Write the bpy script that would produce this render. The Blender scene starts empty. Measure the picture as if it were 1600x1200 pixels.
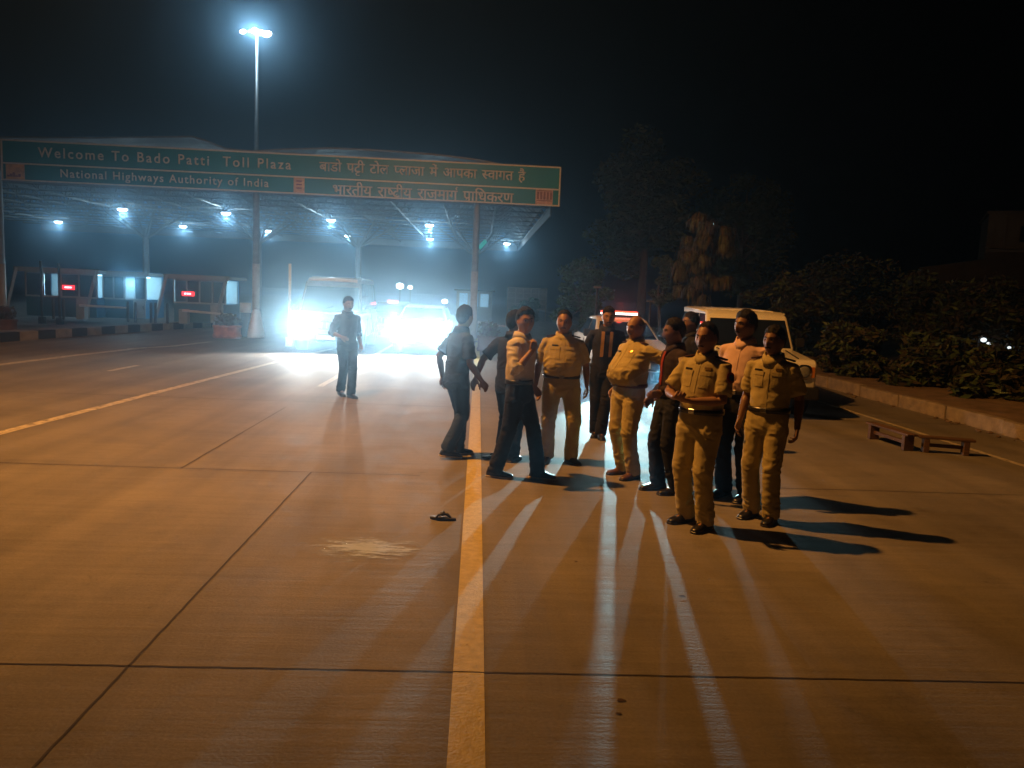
import bpy, bmesh, math, random
from mathutils import Vector, Matrix, noise
R = math.radians
random.seed(7)
SC = bpy.context.scene
COL = SC.collection

# ------------------------------------------------------------------ camera
F = 1202.0
CAMZ = 1.87
_vp = Vector((748 - 800, 460 - 600, F)).normalized()      # road direction, image axes: right, down, forward
_hz = Vector((1, .042, 0))
_up = _vp.cross(_hz).normalized()
if _up.y > 0: _up = -_up
_rt = _vp.cross(_up).normalized()                          # world X in image axes
if _rt.x < 0: _rt = -_rt
def ray(px, py):
    v = Vector((px - 800, py - 600, F))
    return Vector((v.dot(_rt), v.dot(_vp), v.dot(_up)))
def G(px, py, z=0.0):                                      # point of the plane at height z
    r = ray(px, py); t = (z - CAMZ) / r.z
    return Vector((r.x * t, r.y * t, z))
def At(px, py, Y):                                         # point at road distance Y
    r = ray(px, py); t = Y / r.y
    return Vector((r.x * t, Y, CAMZ + r.z * t))
cd = bpy.data.cameras.new('camera'); cam = bpy.data.objects.new('camera', cd); COL.objects.link(cam)
cd.sensor_width = 36; cd.lens = 36 * F / 1600; cd.clip_start = .05; cd.clip_end = 2000
def _w(v): return Vector((v.dot(_rt), v.dot(_vp), v.dot(_up)))
cx, cy, cz = _w(Vector((1, 0, 0))), _w(Vector((0, -1, 0))), _w(Vector((0, 0, -1)))
cam.matrix_world = Matrix(((cx.x, cy.x, cz.x, 0), (cx.y, cy.y, cz.y, 0), (cx.z, cy.z, cz.z, CAMZ), (0, 0, 0, 1)))
SC.camera = cam

# ------------------------------------------------------------------ night sky, street light, exposure
W = bpy.data.worlds.new('World'); SC.world = W; W.use_nodes = True
nt = W.node_tree; bg = nt.nodes['Background']
sky = nt.nodes.new('ShaderNodeTexSky'); sky.sky_type = 'NISHITA'; sky.sun_disc = False
sky.sun_elevation = R(-6); sky.sun_rotation = R(200)
nt.links.new(sky.outputs[0], bg.inputs[0]); bg.inputs[1].default_value = .05; sky.air_density = 1
SC.view_settings.view_transform = 'Standard'; SC.view_settings.look = 'None'
SC.view_settings.exposure = 0; SC.view_settings.gamma = 1
SC.cycles.use_denoising = True
SC.cycles.max_bounces = 6; SC.cycles.diffuse_bounces = 3; SC.cycles.glossy_bounces = 3
SC.cycles.transparent_max_bounces = 8; SC.cycles.volume_bounces = 0
SC.cycles.sample_clamp_indirect = 3

def lamp(name, kind, loc, power, col, size=.05, aim=None, cone=None, blend=.5):
    d = bpy.data.lights.new(name, kind); d.energy = power; d.color = col
    d.shadow_soft_size = size
    if cone: d.spot_size = R(cone); d.spot_blend = blend
    o = bpy.data.objects.new(name, d); COL.objects.link(o); o.location = loc
    if aim is not None:
        o.rotation_euler = (Vector(aim) - Vector(loc)).to_track_quat('-Z', 'Y').to_euler()
    return o
SODIUM = (1.0, .40, .075)
lamp('sodium_light', 'SPOT', (-4.0, 8.7, 9.6), 6700, SODIUM, .12, (-1.4, 14.3, 0), 150, .75)
LED = (.62, .86, 1.0)

# ------------------------------------------------------------------ materials
MATS = {}
def mat(name, col, rough=.6, metal=0., amt=.15, scale=6., bump=0., bscale=40., emit=None, stretch=None, spec=.5, coat=0., sample=True):
    if name in MATS: return MATS[name]
    m = bpy.data.materials.new(name); m.use_nodes = True; MATS[name] = m
    N = m.node_tree.nodes; L = m.node_tree.links; b = N['Principled BSDF']
    b.inputs['Roughness'].default_value = rough; b.inputs['Metallic'].default_value = metal
    b.inputs['Specular IOR Level'].default_value = spec
    b.inputs['Coat Weight'].default_value = coat
    c = (*col, 1)
    tc = N.new('ShaderNodeTexCoord'); src = tc.outputs['Object']
    if stretch:
        mp = N.new('ShaderNodeMapping'); mp.inputs['Scale'].default_value = stretch
        L.new(src, mp.inputs[0]); src = mp.outputs[0]
    n = N.new('ShaderNodeTexNoise'); n.inputs['Scale'].default_value = scale; n.inputs['Detail'].default_value = 5
    L.new(src, n.inputs['Vector'])
    rp = N.new('ShaderNodeValToRGB')
    rp.color_ramp.elements[0].position = .3; rp.color_ramp.elements[1].position = .7
    rp.color_ramp.elements[0].color = (*[x * (1 - amt) for x in col], 1)
    rp.color_ramp.elements[1].color = (*[min(1, x * (1 + amt)) for x in col], 1)
    L.new(n.outputs[0], rp.inputs[0]); L.new(rp.outputs[0], b.inputs['Base Color'])
    if bump:
        n2 = N.new('ShaderNodeTexNoise'); n2.inputs['Scale'].default_value = bscale; n2.inputs['Detail'].default_value = 4
        L.new(src, n2.inputs['Vector'])
        bp = N.new('ShaderNodeBump'); bp.inputs['Strength'].default_value = min(1, bump); bp.inputs['Distance'].default_value = .02
        L.new(n2.outputs[0], bp.inputs['Height']); L.new(bp.outputs[0], b.inputs['Normal'])
    if emit:
        b.inputs['Emission Color'].default_value = (*emit[0], 1); b.inputs['Emission Strength'].default_value = emit[1]
        if not sample: m.cycles.emission_sampling = 'NONE'
    return m

# ------------------------------------------------------------------ mesh helpers
def link(name, bm, m, parent=None, smooth=False, loc=None):
    me = bpy.data.meshes.new(name); bm.normal_update(); bm.to_mesh(me); bm.free()
    for k in (m if isinstance(m, (list, tuple)) else [m]): me.materials.append(k)
    if smooth:
        for p in me.polygons: p.use_smooth = True
    o = bpy.data.objects.new(name, me); COL.objects.link(o)
    if parent: o.parent = parent
    if loc is not None: o.location = loc
    return o
def tag(o, label, cat=None, group=None):
    o['label'] = label
    if cat: o['category'] = cat
    if group: o['group'] = group
    return o
def structure(o): o['kind'] = 'structure'; return o
def thing(name, label, cat, loc=(0, 0, 0), rz=0, group=None):
    o = bpy.data.objects.new(name, None); COL.objects.link(o); o.location = loc; o.rotation_euler = (0, 0, rz)
    o.empty_display_size = .2
    return tag(o, label, cat, group)
def B(): return bmesh.new()
def box(bm, x0, x1, y0, y1, z0, z1, mi=0, M=None):
    v = [bm.verts.new((x, y, z)) for x in (x0, x1) for y in (y0, y1) for z in (z0, z1)]
    for q in ((0, 1, 3, 2), (4, 6, 7, 5), (0, 4, 5, 1), (2, 3, 7, 6), (0, 2, 6, 4), (1, 5, 7, 3)):
        f = bm.faces.new([v[i] for i in q]); f.material_index = mi
    if M: bmesh.ops.transform(bm, matrix=M, verts=v)
    return v
def frame(d):
    d = d.normalized(); u = Vector((0, 0, 1)) if abs(d.z) < .9 else Vector((0, 1, 0))
    a = d.cross(u).normalized(); return a, a.cross(d).normalized()
def loft(bm, rings, cap=True, mi=0):
    rs = [[bm.verts.new(p) for p in r] for r in rings]
    n = len(rs[0])
    for a, b in zip(rs, rs[1:]):
        for i in range(n):
            f = bm.faces.new((a[i], a[(i + 1) % n], b[(i + 1) % n], b[i])); f.material_index = mi
    if cap:
        f = bm.faces.new(rs[0][::-1]); f.material_index = mi
        f = bm.faces.new(rs[-1]); f.material_index = mi
    return rs
def ring(c, a, b, ra, rb, n=16, e=1.0):
    out = []
    for i in range(n):
        t = 2 * math.pi * i / n; ct, st = math.cos(t), math.sin(t)
        out.append(c + a * (ra * math.copysign(abs(ct) ** e, ct)) + b * (rb * math.copysign(abs(st) ** e, st)))
    return out
def tube(bm, pts, rad, n=10, mi=0, cap=True):
    pts = [Vector(p) for p in pts]
    if not isinstance(rad, (list, tuple)): rad = [rad] * len(pts)
    rings = []; pa = None
    for i, p in enumerate(pts):
        d = (pts[min(i + 1, len(pts) - 1)] - pts[max(i - 1, 0)])
        if pa is None: a, b = frame(d)
        else:
            d = d.normalized(); a = (pa - d * pa.dot(d)).normalized(); b = a.cross(d).normalized()
        pa = a
        rings.append(ring(p, a, b, rad[i], rad[i], n))
    loft(bm, rings, cap, mi)
def bar(bm, p, q, w, h=None, mi=0):
    tube(bm, [p, q], w, 4, mi) if h is None else None
def prism(bm, poly, y0, y1, mi=0):                         # polygon in x,z extruded along y
    a = [bm.verts.new((x, y0, z)) for x, z in poly]; b = [bm.verts.new((x, y1, z)) for x, z in poly]
    n = len(poly)
    fs = [bm.faces.new(a), bm.faces.new(b[::-1])]
    for i in range(n): fs.append(bm.faces.new((a[i], b[i], b[(i + 1) % n], a[(i + 1) % n])))
    for f in fs: f.material_index = mi
def strip(bm, pts, w, z):                                  # flat ribbon on the ground through pts
    pts = [Vector((p[0], p[1], 0)) for p in pts]; L = []
    for i, p in enumerate(pts):
        d = (pts[min(i + 1, len(pts) - 1)] - pts[max(0, i - 1)]).normalized(); s = Vector((-d.y, d.x, 0)) * w / 2
        L.append((bm.verts.new((p.x + s.x, p.y + s.y, z)), bm.verts.new((p.x - s.x, p.y - s.y, z))))
    for a, b in zip(L, L[1:]): bm.faces.new((a[1], b[1], b[0], a[0]))
def bevel(o, w, seg=2):
    m = o.modifiers.new('bevel', 'BEVEL'); m.width = w; m.segments = seg; m.limit_method = 'ANGLE'; m.angle_limit = R(35)
    return o
def bake(o):                                               # apply the modifiers of one mesh object
    dg = bpy.context.evaluated_depsgraph_get()
    me = bpy.data.meshes.new_from_object(o.evaluated_get(dg)); old = o.data
    o.modifiers.clear(); o.data = me; me.name = old.name
    bpy.data.meshes.remove(old)
    for p in me.polygons: p.use_smooth = True
    return o

# ------------------------------------------------------------------ ground, road, markings
def road_material():
    m = mat('concrete_road', (.205, .186, .165), .55, amt=.18, scale=.55)
    N = m.node_tree.nodes; L = m.node_tree.links; b = N['Principled BSDF']
    rp = [n for n in N if n.type == 'VALTORGB'][0]
    tc = [n for n in N if n.type == 'TEX_COORD'][0]
    mp = N.new('ShaderNodeMapping'); mp.inputs['Scale'].default_value = (.35, 7, 1); L.new(tc.outputs['Object'], mp.inputs[0])
    n2 = N.new('ShaderNodeTexNoise'); n2.inputs['Scale'].default_value = 2.2; n2.inputs['Detail'].default_value = 7; n2.inputs['Roughness'].default_value = .65
    L.new(mp.outputs[0], n2.inputs['Vector'])
    n3 = N.new('ShaderNodeTexNoise'); n3.inputs['Scale'].default_value = 55; n3.inputs['Detail'].default_value = 3
    L.new(tc.outputs['Object'], n3.inputs['Vector'])
    def ramp(src, a, b_, lo, hi):
        r = N.new('ShaderNodeValToRGB'); r.color_ramp.elements[0].position = a; r.color_ramp.elements[1].position = b_
        r.color_ramp.elements[0].color = (lo, lo, lo, 1); r.color_ramp.elements[1].color = (hi, hi, hi, 1)
        L.new(src, r.inputs[0]); return r.outputs[0]
    def mul(a, b_):
        x = N.new('ShaderNodeMix'); x.data_type = 'RGBA'; x.blend_type = 'MULTIPLY'; x.inputs[0].default_value = 1
        L.new(a, x.inputs[6]); L.new(b_, x.inputs[7]); return x.outputs[2]
    c = mul(rp.outputs[0], ramp(n2.outputs[0], .3, .7, .86, 1.09))
    c = mul(c, ramp(n3.outputs[0], .3, .7, .88, 1.08))
    n4 = N.new('ShaderNodeTexNoise'); n4.inputs['Scale'].default_value = 1.7; n4.inputs['Detail'].default_value = 8; n4.inputs['Roughness'].default_value = .7
    L.new(tc.outputs['Object'], n4.inputs['Vector'])
    c = mul(c, ramp(n4.outputs[0], .32, .5, .8, 1.0))
    mp3 = N.new('ShaderNodeMapping'); mp3.inputs['Scale'].default_value = (2.1, .09, 1); L.new(tc.outputs['Object'], mp3.inputs[0])
    n5 = N.new('ShaderNodeTexNoise'); n5.inputs['Scale'].default_value = 1.0; n5.inputs['Detail'].default_value = 4; L.new(mp3.outputs[0], n5.inputs['Vector'])
    c = mul(c, ramp(n5.outputs[0], .35, .62, .80, 1.06))
    n6 = N.new('ShaderNodeTexNoise'); n6.inputs['Scale'].default_value = 7; n6.inputs['Detail'].default_value = 6; n6.inputs['Roughness'].default_value = .7; L.new(tc.outputs['Object'], n6.inputs['Vector'])
    c = mul(c, ramp(n6.outputs[0], .28, .38, .72, 1.0))
    L.new(c, b.inputs['Base Color'])
    L.new(ramp(n4.outputs[0], .3, .7, .6, .78), b.inputs['Roughness']); b.inputs['Specular IOR Level'].default_value = .3
    ad = N.new('ShaderNodeMath'); ad.operation = 'MULTIPLY_ADD'; ad.inputs[1].default_value = .5
    L.new(n3.outputs[0], ad.inputs[0]); L.new(n2.outputs[0], ad.inputs[2])
    bp = N.new('ShaderNodeBump'); bp.inputs['Strength'].default_value = .28; bp.inputs['Distance'].default_value = .012
    L.new(ad.outputs[0], bp.inputs['Height']); L.new(bp.outputs[0], b.inputs['Normal'])
    return m
def sheet(name, x0, x1, y0, y1, z, m):
    bm = B(); v = [bm.verts.new(p) for p in ((x0, y0, z), (x1, y0, z), (x1, y1, z), (x0, y1, z))]; bm.faces.new(v)
    return structure(link(name, bm, m))
sheet('ground', -400, 400, -60, 700, -.03, mat('soil', (.06, .045, .03), .9, amt=.4, scale=.8, bump=.5, bscale=6))
KX = G(1440, 640).x                                        # kerb line on the right
KX = (G(1300, 612).x + G(1590, 680).x) / 2
sheet('road', -45, KX, -6, 300, 0, road_material())
mk_y = mat('yellow_paint', (.5, .41, .13), .55, amt=.16, scale=18, bump=.2, bscale=60)
def wear(m, lo=.42, hi=.5):
    N = m.node_tree.nodes; L = m.node_tree.links; tc = [x for x in N if x.type == 'TEX_COORD'][0]
    n = N.new('ShaderNodeTexNoise'); n.inputs['Scale'].default_value = 11; n.inputs['Detail'].default_value = 9; n.inputs['Roughness'].default_value = .8
    L.new(tc.outputs['Object'], n.inputs['Vector']); r = N.new('ShaderNodeValToRGB'); r.color_ramp.elements[0].position = lo - .1; r.color_ramp.elements[1].position = hi - .1
    r.color_ramp.elements[0].color = (.25, .25, .25, 1); r.color_ramp.elements[1].color = (1, 1, 1, 1)
    L.new(n.outputs[0], r.inputs[0]); L.new(r.outputs[0], N['Principled BSDF'].inputs['Alpha'])
wear(mk_y)
mk_w = mat('worn_white_paint', (.5, .45, .36), .6, amt=.35, scale=9)
wear(mk_w, .5, .58)
mk_j = mat('joint_tar', (.05, .038, .03), .8, amt=.3)
def mark(name, pts, w, m, z=.004):
    bm = B(); strip(bm, pts, w, z); return structure(link(name, bm, m))
ya = G(733, 1195); yb = G(742, 640)
yx = (ya.x + yb.x) / 2
mark('yellow_lane_line', [(yx, -5), (yx, 60)], .155, mk_y)
def rough_line(pts, n, amp):
    out = []
    for i in range(n + 1):
        t = i / n * (len(pts) - 1); k = min(int(t), len(pts) - 2); u = t - k
        p = Vector(pts[k][:2]).lerp(Vector(pts[k + 1][:2]), u)
        out.append((p.x + random.uniform(-amp, amp), p.y + random.uniform(-amp, amp)))
    return out
jx = (G(53, 1200).x + G(333, 900).x) / 2; ty = G(0, 723).y; ty = G(480, 738).y
jx2 = (G(283, 732).x + G(420, 652).x) / 2
mark('longitudinal_joint', rough_line([(jx, -5), (jx, ty)], 160, .0025), .012, mk_j)
mark('longitudinal_joint', rough_line([(jx2, ty), (jx2, ty + 4.2)], 30, .004), .016, mk_j)
t1 = G(736, 1051).y
mark('transverse_joint', rough_line([(-16, t1), (KX, t1)], 320, .0025), .011, mk_j)
mark('transverse_joint', rough_line([(-16, ty), (jx2, ty), (jx + 1.1, ty)], 90, .005), .014, mk_j)
mark('transverse_joint', rough_line([(G(1200, 762).x, G(1200, 762).y), (KX, G(1200, 762).y)], 50, .004), .012, mk_j)
mark('transverse_joint', rough_line([(-16, t1 + 9.0), (KX, t1 + 9.0)], 100, .006), .018, mk_j)
mark('white_lane_line', [G(500, 604), G(560, 570), (jx2, 60)], .13, mk_w)
mark('white_lane_line', [G(-300, 752), G(0, 677), G(250, 612), G(469, 556), G(520, 545)], .15, mk_w)
mark('white_lane_line', [G(-60, 578), G(0, 570), G(120, 555), G(230, 543)], .22, mk_w)
mark('white_lane_line', [G(200, 545), G(270, 541), G(330, 534)], .2, mk_w)
mark('white_lane_line', [G(170, 580), G(215, 571)], .12, mk_w, .005)
ex = (G(1345, 652).x + G(1595, 721).x) / 2
mark('edge_line', [(ex, -5), (ex, 90)], .10, mk_w)
# dried white spill
def spill():
    m = mat('dried_white_stain', (.50, .58, .72), .5, amt=.1)
    N = m.node_tree.nodes; L = m.node_tree.links
    n = N.new('ShaderNodeTexNoise'); n.inputs['Scale'].default_value = 9; n.inputs['Detail'].default_value = 9; n.inputs['Roughness'].default_value = .75
    tc = [x for x in N if x.type == 'TEX_COORD'][0]
    mp = N.new('ShaderNodeMapping'); mp.inputs['Scale'].default_value = (.5, 2.2, 1); L.new(tc.outputs['Object'], mp.inputs[0]); L.new(mp.outputs[0], n.inputs['Vector'])
    gr = N.new('ShaderNodeVectorMath'); gr.operation = 'LENGTH'; mp2 = N.new('ShaderNodeMapping'); mp2.inputs['Scale'].default_value = (1.7, 2.6, 1)
    L.new(tc.outputs['Object'], mp2.inputs[0]); L.new(mp2.outputs[0], gr.inputs[0])
    s = N.new('ShaderNodeMath'); s.operation = 'MULTIPLY_ADD'; s.inputs[1].default_value = -.34; L.new(gr.outputs['Value'], s.inputs[0]); L.new(n.outputs[0], s.inputs[2])
    r = N.new('ShaderNodeValToRGB'); r.color_ramp.elements[0].position = .29; r.color_ramp.elements[1].position = .42
    r.color_ramp.elements[0].color = (0, 0, 0, 1); r.color_ramp.elements[1].color = (.7, .7, .7, 1)
    L.new(s.outputs[0], r.inputs[0]); L.new(r.outputs[0], N['Principled BSDF'].inputs['Alpha'])
    p = G(572, 857); bm = B()
    v = [bm.verts.new(q) for q in ((-.55, -.4, 0), (.55, -.4, 0), (.55, .4, 0), (-.55, .4, 0))]; bm.faces.new(v)
    o = link('dried_spill', bm, m, loc=(p.x, p.y, .005)); structure(o)
spill()
# right kerb and raised footpath
kerb_m = [mat('kerb_stone', (.30, .25, .2), .85, amt=.3, scale=5, bump=.5, bscale=25), mat('kerb_gap', (.08, .06, .05), .9)]
bm = B(); y = 4.0; rk = random.Random(3)
while y < 120:
    l = 1.55 if y < 40 else 6
    dx = rk.uniform(-.02, .02); dz = rk.uniform(-.02, .015)
    box(bm, KX + dx, KX + .16 + dx, y, y + l - .035, -.02, .24 + dz)
    y += l
structure(bevel(link('kerb', bm, kerb_m[0]), .015))
bm = B(); nx, ny = 10, 90
gv = [[bm.verts.new((KX + .12 + i * .28, 3 + j * 1.3, .205 + .05 * (i / nx) + .035 * noise.noise((i * .6, j * .5, 0)))) for i in range(nx + 1)] for j in range(ny + 1)]
for j in range(ny):
    for i in range(nx): bm.faces.new((gv[j][i], gv[j][i + 1], gv[j + 1][i + 1], gv[j + 1][i]))
structure(link('footpath', bm, mat('dirt_footpath', (.2, .14, .09), .9, amt=.35, scale=3, bump=.6, bscale=15), smooth=True))
bm = B(); rr = random.Random(5)
for k in range(60):                                        # soil and stones gathered along the kerb foot
    y = rr.uniform(8, 22); x = KX - abs(rr.gauss(0, .12)) - .04; s = rr.uniform(.012, .05)
    M = Matrix.Translation((x, y, s * .4)) @ Matrix.Rotation(rr.uniform(0, 6), 4, 'Z') @ Matrix.Diagonal((s * 1.4, s, s * .6, 1))
    bmesh.ops.create_icosphere(bm, subdivisions=1, radius=1, matrix=M)
o = link('kerb_rubble', bm, mat('rubble', (.16, .11, .07), .9, amt=.3)); o['kind'] = 'stuff'; o['label'] = 'small stones and dirt lying along the kerb foot'
# left toll island with painted black and white kerb
isl = [G(-260, 551), G(0, 535), G(180, 521), G(330, 511), G(392, 508)]
isl = [Vector((p.x, p.y, 0)) for p in isl]
bw = [mat('kerb_black', (.03, .03, .03), .7), mat('kerb_white', (.26, .24, .21), .7, amt=.25, scale=4), mat('island_paving', (.24, .2, .16), .85, amt=.3, scale=2)]
bm = B(); tot = 0
def path_pts(pts, step):
    out = [pts[0]]
    for a, b in zip(pts, pts[1:]):
        n = max(1, round((b - a).length / step))
        out += [a.lerp(b, i / n) for i in range(1, n + 1)]
    return out
pp = path_pts(isl, .75)
for i, (a, b) in enumerate(zip(pp, pp[1:])):
    d = (b - a).normalized(); s = Vector((-d.y, d.x, 0)) * .18; u = Vector((0, 0, .26))
    q = [a, b, b + s, a + s]; lo = [bm.verts.new(p) for p in q]; hi = [bm.verts.new(p + u) for p in q]
    fs = [bm.faces.new(hi)] + [bm.faces.new((lo[k], lo[(k + 1) % 4], hi[(k + 1) % 4], hi[k])) for k in range(4)]
    for f in fs: f.material_index = i % 2
structure(link('island_kerb', bm, bw[:2]))
bm = B(); fr = [p + Vector((0, .17, .25)) for p in isl]; bk = [Vector((p.x, p.y + 4.5, .25)) for p in isl]
a = [bm.verts.new(p) for p in fr]; b = [bm.verts.new(p) for p in bk]
for i in range(len(a) - 1): bm.faces.new((a[i], a[i + 1], b[i + 1], b[i]))
structure(link('island_pavement', bm, bw[2]))

# ------------------------------------------------------------------ people
from mathutils.bvhtree import BVHTree
V = Vector
def sstep(x, a, b):
    t = max(0, min(1, (x - a) / (b - a))); return t * t * (3 - 2 * t)
def ik(a, c, l1, l2, hint):
    d = c - a; L = min(d.length, (l1 + l2) * .998); dn = d.normalized(); c = a + dn * L
    x = (l1 * l1 - l2 * l2 + L * L) / (2 * L); h = math.sqrt(max(l1 * l1 - x * x, 0))
    hv = (hint - dn * hint.dot(dn)).normalized(); return a + dn * x + hv * h, c
def headpoint(d):
    ga = lambda v, c, s: math.exp(-((v - c) / s) ** 2)
    x, y, z = d.x * .083, d.y * .107, d.z * .131
    if d.z < 0:
        t = -d.z; x *= 1 - .24 * t ** 1.6
        if y > 0: y *= 1 - .3 * t
    else:
        if y > 0: y *= 1.04
        if y < 0: y *= 1 - .05 * d.z
    if d.y < 0:
        f = min(1, -d.y * 2)
        nz = .026 * ga(x, 0, .012) * sstep(z, .034, -.034) * sstep(z, -.058, -.042)
        y -= f * (nz + .006 * ga(z, .032, .012) * ga(x, 0, .05) - .010 * ga(z, .012, .012) * ga(abs(x), .031, .014)
                  + .006 * ga(z, -.064, .008) * ga(x, 0, .022) - .004 * ga(z, -.083, .007) * ga(x, 0, .025) + .008 * ga(z, -.103, .016) * ga(x, 0, .025))
        x *= 1 + .05 * ga(z, -.015, .02)
    return V((x, y, z))
def headgrid(bm, Mh, nu=44, nv=36, fn=headpoint, keep=None):
    rows = []
    for j in range(nv + 1):
        th = math.pi * (.002 + .996 * j / nv); row = []
        for i in range(nu):
            ph = 2 * math.pi * i / nu
            d = V((math.sin(th) * math.cos(ph), math.sin(th) * math.sin(ph), math.cos(th)))
            row.append((d, bm.verts.new(Mh @ fn(d))))
        rows.append(row)
    for a, b in zip(rows, rows[1:]):
        for i in range(nu):
            k = (i + 1) % nu; q = (a[i], b[i], b[k], a[k])
            if keep is None or all(keep(t[0]) for t in q): bm.faces.new([t[1] for t in q])
    if keep is None:
        bm.faces.new([t[1] for t in rows[0]]); bm.faces.new([t[1] for t in rows[-1]][::-1])
    else:
        bmesh.ops.delete(bm, geom=[v for v in bm.verts if not v.link_faces], context='VERTS')
def hairline(p, style):
    t = sstep(p.y, -.075, -.02); u = sstep(p.y, 0, .07)
    zl = .068 * (1 - t) + t * (.012 * (1 - u) - .075 * u)
    if style == 'receding': zl += .035 * (1 - t) + .02 * t * (1 - u)
    h = p.z - zl
    if style == 'bald': h = min(h - .006, (.052 + .03 * u) - p.z)
    return h
def remesh(o, vox, it):
    m = o.modifiers.new('r', 'REMESH'); m.mode = 'VOXEL'; m.voxel_size = vox
    if it:
        s = o.modifiers.new('s', 'SMOOTH'); s.factor = .5; s.iterations = it
    return bake(o)
def folds(o, amp, freq, wt, seed, dirv=(1, 1, 1)):
    me = o.data; ns = [v.normal.copy() for v in me.vertices]
    for v, n in zip(me.vertices, ns):
        c = v.co; q = V((c.x * dirv[0], c.y * dirv[1], c.z * dirv[2])) * freq + V((seed * 3.7, seed * 1.3, 0))
        q2 = q + V((noise.noise(q * .6) * .8, 0, noise.noise(q * .6 + V((9, 0, 0))) * .8))
        r = 1 - abs(noise.noise(q2)) * 2.2
        v.co = c + n * amp * wt(c) * r
    me.update()
def hand(bm, wrist, d, pn, curl, side, thumb=True):
    """palm and five fingers: d points along the forearm, pn out of the palm"""
    d = d.normalized(); pn = (pn - d * pn.dot(d)).normalized(); a = d.cross(pn) * side
    if side < 0: a = a
    rings = []
    for t, w, h in ((-.02, .026, .021), (.0, .027, .018), (.03, .036, .017), (.06, .042, .015), (.085, .042, .013), (.095, .036, .010)):
        rings.append(ring(wrist + d * t, a, pn, w, h, 12, .8))
    loft(bm, rings)
    for k, (off, ln, r, st) in enumerate(((.031, .072, .0088, .088), (.0105, .08, .0092, .094), (-.0105, .074, .0088, .092), (-.031, .058, .0078, .084))):
        p = wrist + d * (st - .02) + a * off; pts = [p]; ang = curl * .25; p = wrist + d * st + a * off; pts.append(p)
        spread = off * .35
        for seg in (.45, .32, .23):
            ang += curl * (.55 + .12 * k)
            dd = d * math.cos(ang) + pn * math.sin(ang) + a * spread
            p = p + dd * ln * seg * 1.05; pts.append(p)
        tube(bm, pts, [r, r, r * .98, r * .92, r * .78], 8)
    p = wrist + d * .012 + a * .022; pts = [p, wrist + d * .035 + a * .046 + pn * .008]
    q = pts[-1]; q = q + (d * .8 + a * .5 + pn * .35).normalized() * .034; pts.append(q)
    q = q + (d * .95 + a * .1 + pn * .35).normalized() * .028; pts.append(q)
    tube(bm, pts, [.014, .0125, .0105, .0085], 8)
SKIN = [mat('skin_brown', (.27, .14, .08), .5, amt=.1, scale=14), mat('skin_dark_brown', (.17, .085, .048), .5, amt=.1, scale=14), mat('skin_light_brown', (.34, .19, .11), .5, amt=.1, scale=14)]
HAIR = mat('black_hair', (.006, .005, .005), .65, amt=.5, scale=60, stretch=(1, 1, .2), bump=.6, bscale=120, spec=.2)
GREYHAIR = mat('grey_hair', (.10, .095, .09), .6, amt=.4, scale=60, bump=.5, bscale=90)
EYEW = mat('eye_white', (.55, .52, .48), .3); EYED = mat('eye_iris', (.015, .01, .008), .2)
def cloth(n, c, r=.85): return mat(n, c, r, amt=.14, scale=7, bump=.25, bscale=260, spec=.25)
KHAKI = cloth('khaki_cloth', (.43, .365, .18)); KHAKI2 = cloth('khaki_cloth_worn', (.38, .32, .15))
LEATHER = mat('black_leather', (.012, .011, .011), .32, amt=.3, scale=20)
BROWNLEATHER = mat('brown_leather', (.09, .04, .018), .35, amt=.3, scale=20)
STEEL = mat('bright_steel', (.6, .6, .6), .22, 1.0, amt=.05)
NP = [0]
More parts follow.
